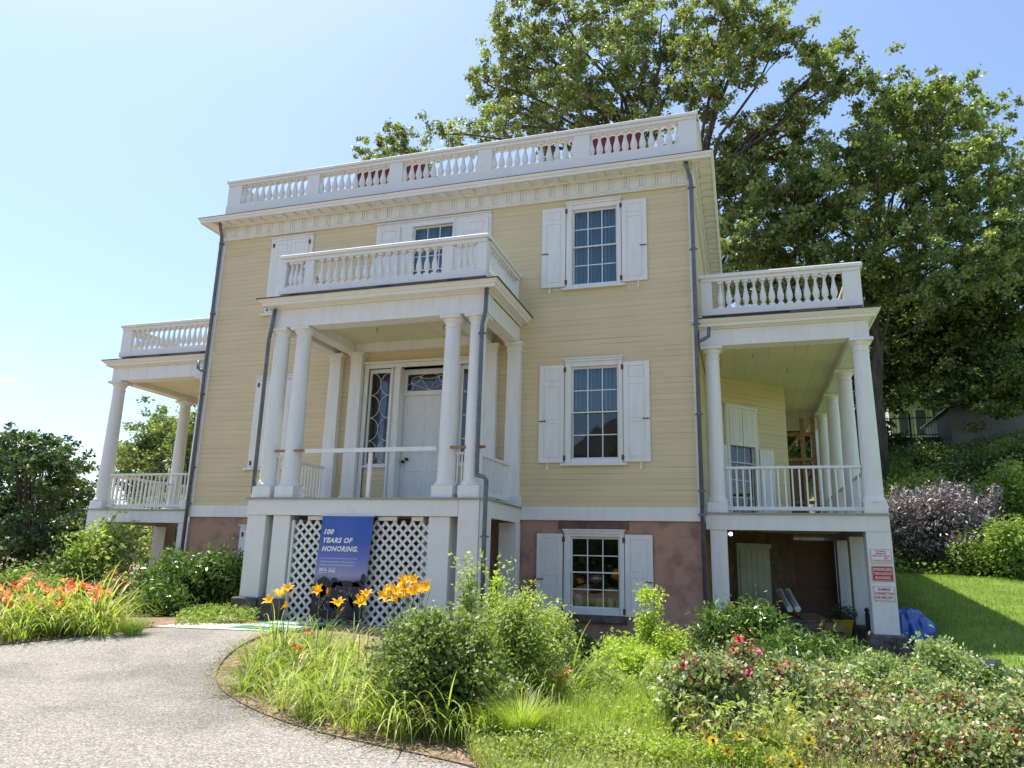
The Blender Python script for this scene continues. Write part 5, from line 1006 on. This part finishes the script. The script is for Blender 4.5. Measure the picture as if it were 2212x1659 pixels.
for i, (px, py, fx, fy, lab) in enumerate(((668, 1440, 660, 1362, 'red double flower behind the grassy tufts of the central bed'), (640, 1475, 637, 1400, 'small orange red flower low over the leftmost tufts of the central bed'), (800, 1540, 803, 1487, 'small coral flower at the front of the central bed'), (872, 1540, 870, 1475, 'small dark red flower at the left foot of the dark green bush'))):
    daylily(px, py, lab, rad=.06, n=26, L=.35, W=.012, fl=((fx, fy), (fx+7, fy+4)), col='red', seed=260+i, fsc=.75)
# bushes
ROSEL = leafmat('rose_leaf', (.07, .12, .045), (.34, .40, .19), (.62, .60, .44), trans=.3, rough=.5, spec=.4, p3=(.70, .82))
DG = leafmat('bush_dark_leaf', (.06, .10, .03), (.28, .34, .11), (.46, .50, .20), trans=.32, rough=.5, spec=.4)
PG = leafmat('bush_pale_leaf', (.20, .27, .07), (.50, .54, .22), trans=.38); YG = leafmat('bush_bright_leaf', (.24, .33, .05), (.50, .58, .14), trans=.4)
LAUR = leafmat('laurel_leaf', (.03, .07, .015), (.17, .27, .06), (.32, .44, .12), trans=.26, rough=.33, spec=.6)
RED = leafmat('red_young_leaf', (.22, .05, .04), (.42, .17, .10), trans=.3, tcol=(1.3, .9, .7))
shrub('garden_bush', 'dark green rounded bush in the middle of the central bed', 955, 1322, 1575, 290, DG, .048, 19000, seed=309, rc=.085, K=300, shell=.3, asp=.62, sprigs=8, stems=14)
shrub('garden_bush', 'mid green bush at the left foot of the big one, before the lattice', 865, 1340, 1560, 130, DG, .042, 6500, seed=301, rc=.09, asp=.6, sprigs=3)
shrub('garden_bush', 'pale yellow-green feathery bush behind the big dark one, before the open basement doorway', 1105, 1290, 1500, 205, PG, .045, 13000, seed=302, gy=-8.0, rc=.09, K=260, asp=.45, sprigs=14)
shrub('garden_bush', 'pale feathery bush spilling before the left basement shutter', 1190, 1325, 1480, 120, PG, .042, 6000, seed=303, gy=-7.0, rc=.09, asp=.45, sprigs=7)
shrub('garden_bush', 'tall thin sprig of a bush rising over the others before the porch pier', 1000, 1200, 1500, 44, PG, .05, 1200, seed=304, gy=-8.2, rc=.05, taper=1.6, asp=.5, sprigs=3, K=30)
shrub('garden_bush', 'narrow dark-leaved bush before the porch doorway, right of the tall thin sprig', 1064, 1212, 1500, 40, YG, .05, 1300, seed=305, gy=-7.6, rc=.05, taper=1.5, asp=.45, sprigs=3, K=30)
shrub('laurel_bush', 'small glossy laurel against the basement wall under the left shutter', 1210, 1345, 1420, 105, LAUR, .10, 2400, seed=306, gy=-2.0, rc=.14, asp=.32, upb=.2)
shrub('laurel_bush', 'low glossy laurel before the stone ledge under the basement window', 1255, 1385, 1425, 70, LAUR, .09, 1200, seed=307, gy=-2.6, rc=.12, asp=.32)
shrub('garden_bush', 'slender bright green sprig standing before the right basement shutter', 1403, 1282, 1470, 70, YG, .06, 1500, seed=308, gy=-5.2, rc=.07, taper=1.7, asp=.5, sprigs=4, K=26)
for i, (px, tp, bs, w, gy, lab) in enumerate(((1345, 1385, 1480, 110, -5.6, 'bright yellow-green low bush left of the slender sprig'), (1440, 1360, 1480, 110, -5.4, 'bright yellow-green low bush right of the slender sprig'), (1385, 1400, 1520, 120, -6.4, 'bright yellow-green low bush in front of the slender sprig'), (1300, 1440, 1530, 120, -7.0, 'light green low bush at the end of the bare soil patch'), (1430, 1440, 1540, 90, -6.9, 'light green low bush touching the left side of the pink roses'))):
    shrub('garden_bush', lab, px, tp, bs, w, YG if i < 3 else PG, .06, 3600, seed=310+i, gy=gy, rc=.10, asp=.42, sprigs=4, group='light green low bushes of the central bed')
for i, (px, tp, bs, w, gy, n_, lab) in enumerate(((1560, 1318, 1440, 150, -3.0, 5200, 'glossy laurel before the left veranda pier, leftmost of the right-hand laurels'), (1650, 1318, 1450, 130, -2.9, 4800, 'glossy laurel before the cellar door, tallest of the right-hand laurels'), (1720, 1385, 1490, 150, -3.6, 5000, 'glossy laurel below the timber pile, in the middle of the right-hand laurels'), (1800, 1400, 1490, 110, -3.9, 3600, 'glossy laurel before the black post, rightmost of the large laurels'), (1690, 1440, 1540, 130, -4.8, 4400, 'lower glossy laurel between the laurels and the rose bushes'), (1900, 1440, 1500, 70, -3.6, 1700, 'small glossy laurel under the right corner pier'), (2075, 1452, 1500, 80, -4.2, 1800, 'small upright laurel before the kerb at the lawn'), (2160, 1480, 1560, 110, -5.5, 3600, 'upright bright laurel at the right edge below the lawn'))):
    shrub('laurel_bush', lab, px, tp, bs, w, LAUR, .10, int(n_*1.2), seed=330+i, gy=gy, rc=.15, asp=.27, upb=.1, sprigs=5, stems=6, group='glossy laurels before the right veranda')
# left hedge and shrubs
for i, (px, tp, bs, w, gy, n_, lab) in enumerate(((320, 1230, 1345, 110, -1.6, 5500, 'leftmost dark glossy hedge bush beside the left flower bed'), (385, 1200, 1350, 120, -1.7, 7000, 'dark glossy hedge bush in the middle before the left veranda corner'), (455, 1195, 1345, 120, -1.5, 7000, 'dark glossy hedge bush before the brown wall left of the porch'), (510, 1215, 1340, 60, -1.3, 2800, 'dark glossy hedge bush touching the left porch pier'), (350, 1290, 1352, 90, -2.6, 3000, 'low front bush of the glossy hedge nearest the slab'))):
    shrub('hedge_bush', lab, px, tp, bs, w, LAUR, .12, n_, seed=350+i, gy=gy, rc=.2, asp=.36, upb=.25, stems=5, sprigs=3, group='glossy hedge left of the porch', taper=.2)
shrub('broadleaf_shrub', 'light green broad-leaved shrub rising before the left veranda floor', 235, 1115, 1300, 120, PG, .13, 4200, seed=360, gy=-.2, rc=.25, asp=.5, sprigs=0)
shrub('broadleaf_shrub', 'light green broad-leaved shrub left of the veranda pier, lower than its neighbour', 180, 1165, 1310, 90, HILL, .12, 3600, seed=361, gy=-.8, rc=.25, asp=.5)
shrub('garden_bush', 'dark green bush behind the orange daylilies near the veranda', 110, 1200, 1320, 130, DARKT, .09, 6500, seed=362, gy=-1.5, rc=.2)
shrub('garden_bush', 'pale green bush behind the orange daylilies at the left edge', 20, 1228, 1330, 110, HILL, .075, 5000, seed=363, gy=-3.2, rc=.16)
shrub('garden_bush', 'pale green low bush behind the middle of the orange daylilies', 95, 1245, 1330, 90, HILL, .07, 3600, seed=364, gy=-3.4, rc=.15)
# rose bushes
pinkm = {'magenta': plain('magenta_rose', (.70, .03, .20), .55), 'red': plain('red_rose', (.62, .03, .06), .55), 'pink': plain('pink_rose', (.75, .18, .30), .55)}
def rose_mesh(m, sd):
    V = []; F = []; rg = random.Random(sd)
    for ring, (n_, L_, el) in enumerate(((6, .034, 25), (5, .028, 50), (4, .02, 72))):
        for i in range(n_):
            a = 6.283*i/n_+ring*.5+rg.uniform(-.2, .2); e = R(el); b = len(V); w = .026
            for r_, z_, ww in ((0, 0, .2), (L_*.5*math.cos(e), L_*.5*math.sin(e), 1), (L_*math.cos(e), L_*math.sin(e)*.9, .75)):
                for s in (-.5, .5): V.append((r_*math.cos(a)-s*ww*w*math.sin(a), r_*math.sin(a)+s*ww*w*math.cos(a), z_))
            F += [(b, b+1, b+3, b+2), (b+2, b+3, b+5, b+4)]
    me = bpy.data.meshes.new('flower'); me.from_pydata(V, [], F); me.materials.append(m); me.update(); return me
RM = {k: rose_mesh(v, 3) for k, v in pinkm.items()}
def rosebush(px, tp, bs, w, lab, fl=(), n=6000, seed=1, gy=None, m=None, leaf=.047, redn=700, group='rose bushes of the right bed', paleup=0):
    t, b, h, r, c = shrub('rose_bush', lab, px, tp, bs, w*.92, m or ROSEL, leaf, int(n*1.15), cat='rose bush', seed=seed, gy=gy, rc=.085, asp=.66, upb=.45, stems=9, K=int(n/44), group=group, taper=.3)
    rng = np.random.default_rng(seed+5); k = c[c[:, 2] > h*.45]
    if redn:
        q = k[rng.integers(len(k), size=max(5, redn//28))]+np.array([0, 0, .05]); P, tn = clumps(rng, q, 28, .13); leaves('young_leaves', P, .048, .026, RED, t, rng=rng, tone=tn)
    for f in fl:
        d = b[1]-r*.35; p = at(f[0], f[1], 'Y', d)-b; put(RM[f[2]], 'flower', t, tuple(p), (rng.normal()*.3, -.8, .7), rng.random()*6, 1.0*(f[3] if len(f) > 3 else 1.4))
    return t
rosebush(1540, 1425, 1620, 210, 'largest rose bush with a cluster of magenta roses at its left top', ((1477, 1440, 'magenta'), (1493, 1443, 'pink', 1.7), (1504, 1433, 'magenta'), (1491, 1432, 'magenta'), (1613, 1455, 'magenta', 1.8), (1585, 1470, 'pink', 1.0)), n=11000, seed=400, redn=900)
rosebush(1600, 1375, 1560, 100, 'tall thin rose bush with red roses and red young leaves before the laurels', ((1597, 1383, 'red', 1.3), (1585, 1403, 'red', 1.3), (1634, 1407, 'pink', 1.3), (1640, 1412, 'pink', 1.0)), n=3800, seed=401, redn=1500)
rosebush(1700, 1435, 1600, 110, 'rose bush with coral buds between the largest rose bush and the magenta single rose', ((1696, 1441, 'pink', 1.2), (1690, 1450, 'pink', 1.0)), n=4800, seed=402, redn=900)
PALER = leafmat('pale_rose_leaf', (.17, .25, .09), (.40, .47, .22), (.62, .60, .42), trans=.28, rough=.35)
rosebush(1900, 1420, 1540, 130, 'pale variegated bush before the footing of the right corner pier', n=4800, seed=403, m=PALER, gy=-5.6, redn=0, leaf=.05)
rosebush(1845, 1425, 1540, 90, 'pale variegated bush left of the one before the pier footing', n=3000, seed=404, m=PALER, gy=-5.2, redn=0, leaf=.05)
rosebush(2050, 1385, 1560, 130, 'tallest pale variegated bush with buds at its top, before the kerb of the lawn', n=6000, seed=405, m=PALER, gy=-5.8, redn=0, leaf=.05)
rosebush(1985, 1462, 1580, 130, 'pale variegated bush between its two taller neighbours', n=4800, seed=406, m=PALER, gy=-6.2, redn=200, leaf=.048)
for i, (px, tp, bs, w, gy, fl, lab) in enumerate(((1830, 1480, 1620, 150, -7.4, ((1842, 1500, 'magenta', 1.5), (1800, 1545, 'pink', .8)), 'rose bush with a single magenta rose in the middle of the right bed'), (1790, 1440, 1560, 110, -6.4, (), 'rose bush with reddish tips behind the single magenta rose'), (1930, 1520, 1660, 160, -8.0, ((1920, 1561, 'red', 1.1), (1985, 1590, 'pink', .9), (1890, 1600, 'pink', .8)), 'rose bush with one small red bud near the bottom of the picture'), (2060, 1500, 1650, 170, -7.6, ((2040, 1530, 'pink', .8), (2110, 1545, 'red', .8)), 'rose bush with two tiny pink and red roses below the tallest pale bush'), (2170, 1520, 1680, 150, -7.8, ((2205, 1565, 'magenta', 1.3),), 'rose bush at the right edge with a magenta rose cut by the frame'), (1850, 1570, 1720, 180, -8.9, (), 'rose bush at the bottom edge right of the yellow coneflowers'), (2000, 1580, 1740, 190, -8.9, (), 'rose bush at the bottom edge of the picture, second from the right corner'), (2140, 1590, 1760, 190, -8.8, (), 'nearest rose bush in the bottom right corner'), (2210, 1485, 1600, 110, -6.6, (), 'green bush at the right edge under the lawn kerb'))):
    rosebush(px, tp, bs, w, lab, fl, n=6800, seed=410+i, gy=gy, redn=500 if i < 8 else 0)
rosebush(245, 1245, 1340, 80, 'reddish rose bush between the orange daylilies and the glossy hedge', ((190, 1262, 'red', 2), (262, 1258, 'red', 2)), n=3200, seed=430, gy=-3.0, redn=1600, leaf=.06, group=None)
# yellow coneflowers
YM = flowermat('yellow_petal', (.88, .55, .02), (.92, .72, .04), .04); YF = petal_mesh('flower', 13, .046, .02, R(12), R(25), YM, seg=2, two=False)
CONE = MB().lathe(0, 0, [(.011, 0), (.012, .006), (.008, .012), (.002, .014)], 10).build('x', plain('cone_brown', (.05, .025, .015), .8)); CM = CONE.data; bpy.data.objects.remove(CONE)
def coneflower(px, py, lab, fl, seed, gy):
    gy -= .25; rng = np.random.default_rng(seed); b = at(px, py, 'Y', gy); b[2] = gzs(b[0], gy); t = empty('coneflower', tuple(b), lab, 'coneflower', 'yellow coneflowers'); mb = MB()
    for f in fl:
        p = at(f[0], f[1], 'Y', gy+rng.uniform(-.08, .08))-b; pt = curve((rng.normal()*.06, rng.normal()*.05, 0), p, 0, 6, rng, .015); mb.tube(pt, .003, 5)
        d = (rng.normal()*.3+.1, -.9, .8+rng.normal()*.2); dn = Vector(d).normalized(); put(YF, 'flower', t, tuple(p), d, rng.random()*6, rng.uniform(.95, 1.2)); put(CM, 'cone', t, tuple(np.array(p)+np.array(dn)*.002), d, 0, 1.1)
    mb.build('stalk', STALK, t)
    P = np.stack([rng.normal(size=220)*.12, rng.normal(size=220)*.1, rng.random(220)*.55], 1); leaves('leaves', P, .06, .02, PG, t, rng=rng); return t
coneflower(1505, 1640, 'yellow coneflowers before the dark foot of the largest rose bush, leftmost plant', ((1493, 1540), (1517, 1585)), 501, -9.0)
coneflower(1620, 1650, 'two yellow coneflowers side by side below the largest rose bush', ((1596, 1589), (1650, 1582)), 502, -9.2)
coneflower(1705, 1640, 'three yellow coneflowers one above the other left of the rose bushes', ((1708, 1532), (1708, 1551), (1701, 1568)), 503, -8.6)
coneflower(1560, 1660, 'yellow coneflowers rising over the dry stems left of the two side by side', ((1540, 1600), (1572, 1622), (1530, 1632)), 506, -9.4)
coneflower(1735, 1670, 'single yellow coneflower nearest the rose bushes', ((1746, 1597),), 504, -9.1)
coneflower(1700, 1690, 'yellow coneflowers at the bottom edge of the picture, lowest plant', ((1703, 1623), (1673, 1643), (1724, 1649), (1710, 1656)), 505, -9.4)
def drystems(px, py, n, lab, seed):
    rng = np.random.default_rng(seed); b = gbase(px, py); t = empty('dry_stems', tuple(b), lab, 'dry stems', 'dry stems of the right bed'); mb = MB()
    for k in range(n):
        a = rng.random()*6.28; h = rng.uniform(.25, .6); s = rng.normal(size=2)*.1; e = s+np.array([math.cos(a), math.sin(a)])*h*rng.uniform(.2, .8); mb.tube(curve((s[0], s[1], 0), (e[0], e[1], h), .05, 5, rng, .015), [.004, .0035, .003, .0025, .002], 4)
    o = mb.build('stem', plain('dry_stalk', (.38, .25, .17), .8), t); o['kind'] = 'stuff'
drystems(1590, 1668, 45, 'dry brown stems between the coneflowers at the bottom edge', 801); drystems(1520, 1655, 30, 'dry brown stems left of the coneflowers, below the largest rose bush', 802)
drystems(1770, 1690, 35, 'dry brown stems right of the coneflowers at the bottom edge', 803); drystems(1900, 1700, 25, 'dry brown stems among the rose bushes at the bottom edge', 804)
# ground cover between the plants (uncountable)
rng = np.random.default_rng(91)
def region(n, poly):
    poly = np.array(poly); lo = poly.min(0); hi = poly.max(0); q = lo+(hi-lo)*rng.random((n, 2)); x, y = q.T; ins = np.zeros(n, bool); j = len(poly)-1
    for i in range(len(poly)):
        xi, yi = poly[i]; xj, yj = poly[j]; c = ((yi > y) != (yj > y)) & (x < (xj-xi)*(y-yi)/(yj-yi+1e-12)+xi); ins ^= c; j = i
    return q[ins]
GPX = lambda pts: [tuple(gbase(a, b)[:2]) for a, b in pts]
A = GPX(((1000, 1600), (1130, 1640), (1250, 1500), (1330, 1480), (1500, 1480), (1700, 1500), (1900, 1640), (2200, 1650), (2200, 1720), (1100, 1720), (1020, 1650)))
q = region(60000, A); P = np.column_stack([q, gz(q[:, 0], q[:, 1])]); GC = leafmat('ground_cover_leaf', (.18, .23, .06), (.40, .46, .15), (.50, .42, .22), trans=.35)
o = blades('ground_cover', P, rng.random(len(P))*6.28, .16, .006, GC, e0=75, e1=10, seg=3, rng=rng); o['kind'] = 'stuff'
q = region(36000, A); nz_ = np.sin(q[:, 0]*5.1)*np.sin(q[:, 1]*4.3+1)*.5+.5; P = np.column_stack([q, gz(q[:, 0], q[:, 1])+.02+rng.random(len(q))**1.5*.34*nz_]); o = leaves('ground_cover', P, .035, .016, GC, rng=rng, up=.9); o['kind'] = 'stuff'
B_ = GPX(((1230, 1470), (1420, 1470), (1500, 1560), (1440, 1640), (1150, 1650), (1180, 1580)))
q = region(70000, B_); q = q[(np.sin(q[:, 0]*3.7+q[:, 1])*np.sin(q[:, 1]*4.9-q[:, 0]*1.3)+rng.random(len(q))*.9) > .15]; P = np.column_stack([q, gz(q[:, 0], q[:, 1])+rng.random(len(q))**2*.22]); FE = leafmat('feathery_leaf', (.24, .32, .05), (.48, .54, .15), trans=.4); o = blades('feathery_weed', P, rng.random(len(P))*6.28, .12, .005, FE, e0=80, e1=20, seg=2, rng=rng); o['kind'] = 'stuff'
for i, (px, py, L_, n_, lab) in enumerate(((1125, 1612, .42, 1300, 'fine green grass tuft at the front of the central bed, right of the soil'), (1060, 1600, .34, 600, 'smaller fine grass tuft left of the big one at the shaded bush foot'), (1690, 1640, .30, 900, 'fine green grass tuft behind the lowest coneflowers'), (285, 1375, .35, 500, 'bluish grass tuft at the corner of the drive and the left bed'))):
    b = gbase(px, py); t = empty('grass_tuft', tuple(b), lab, 'grass tuft', 'fine grass tufts'); a = rng.random(n_)*6.28; r = .14*rng.random(n_)**.5
    blades('leaves', np.stack([r*np.cos(a), r*np.sin(a), 0*a], 1), a, L_, .0045, FE if i < 3 else HILL, t, e0=82, e1=-10, seg=5, rng=rng)
for i, (px, py, w, h_, lab) in enumerate(((1290, 1560, 120, 60, 'low airy weed clump on the open green patch, left of the rose bushes'), (1380, 1590, 130, 55, 'low airy weed clump before the left foot of the largest rose bush'), (1230, 1640, 140, 50, 'pale low weed clump at the bottom edge of the picture, left of centre patch'), (1340, 1655, 150, 60, 'pale low weed clump at the bottom edge below the open green patch'), (1450, 1665, 150, 70, 'pale low weed clump at the bottom edge left of the coneflowers'), (1300, 1500, 110, 50, 'bright low weed clump behind the open green patch'), (1400, 1530, 90, 60, 'bright low weed clump touching the largest rose bush'), (1580, 1680, 140, 70, 'pale low weed clump under the coneflowers'), (1130, 1655, 110, 30, 'smallest low weed clump at the drive edge'))):
    shrub('weed_clump', lab, px, py-h_, py, w, (PG, FE, GC)[i % 3], .035, 2600, cat='weed', seed=700+i, rc=.07, asp=.42, group='low weeds of the central bed', stems=0, sprigs=5)
# leaf litter, chips and pebbles on the bare soil
C_ = GPX(((470, 1455), (600, 1420), (1250, 1400), (1330, 1430), (1250, 1520), (1150, 1640), (1040, 1665), (850, 1625), (700, 1592), (560, 1545), (480, 1500)))
q = region(26000, C_); P = np.column_stack([q, gz(q[:, 0], q[:, 1])+.006+rng.random(len(q))*.012]); CH = leafmat('wood_chip', (.12, .075, .045), (.46, .36, .25), trans=0, rough=.9); o = leaves('mulch', P, .03, .012, CH, rng=rng, up=3); o['kind'] = 'stuff'
D_ = GPX(((0, 1398), (115, 1388), (230, 1372), (330, 1358), (330, 1345), (200, 1350), (0, 1370)))
q = region(9000, D_); P = np.column_stack([q, gz(q[:, 0], q[:, 1])+.01+rng.random(len(q))*.03]); o = leaves('mulch', P, .035, .015, CH, rng=rng, up=3); o['kind'] = 'stuff'
E_ = GPX(((370, 1356), (520, 1352), (560, 1345), (520, 1330), (420, 1335))); q = region(5000, E_); P = np.column_stack([q, gz(q[:, 0], q[:, 1])+.02+rng.random(len(q))*.25]); o = leaves('ground_cover', P, .06, .03, HILL, rng=rng); o['kind'] = 'stuff'
gr = resamp(EDGE[3:], 400); gr = np.repeat(gr, 9, 0)+rng.normal(size=(3600, 2))*.07-np.array([.05, .03]); P = np.column_stack([gr, gz(gr[:, 0], gr[:, 1])+.028]); o = leaves('grit', P, .016, .012, CH, rng=rng, up=3); o['kind'] = 'stuff'
rk = blob('rock', tuple(gbase(490, 1345)), (.3, .2, .12), mat('tan_rock', (.42, .34, .26), .9, .2, 6, .5, 20), 8, .15); prop(rk, 'flat tan rock on the soil just left of the porch footing', 'rock')
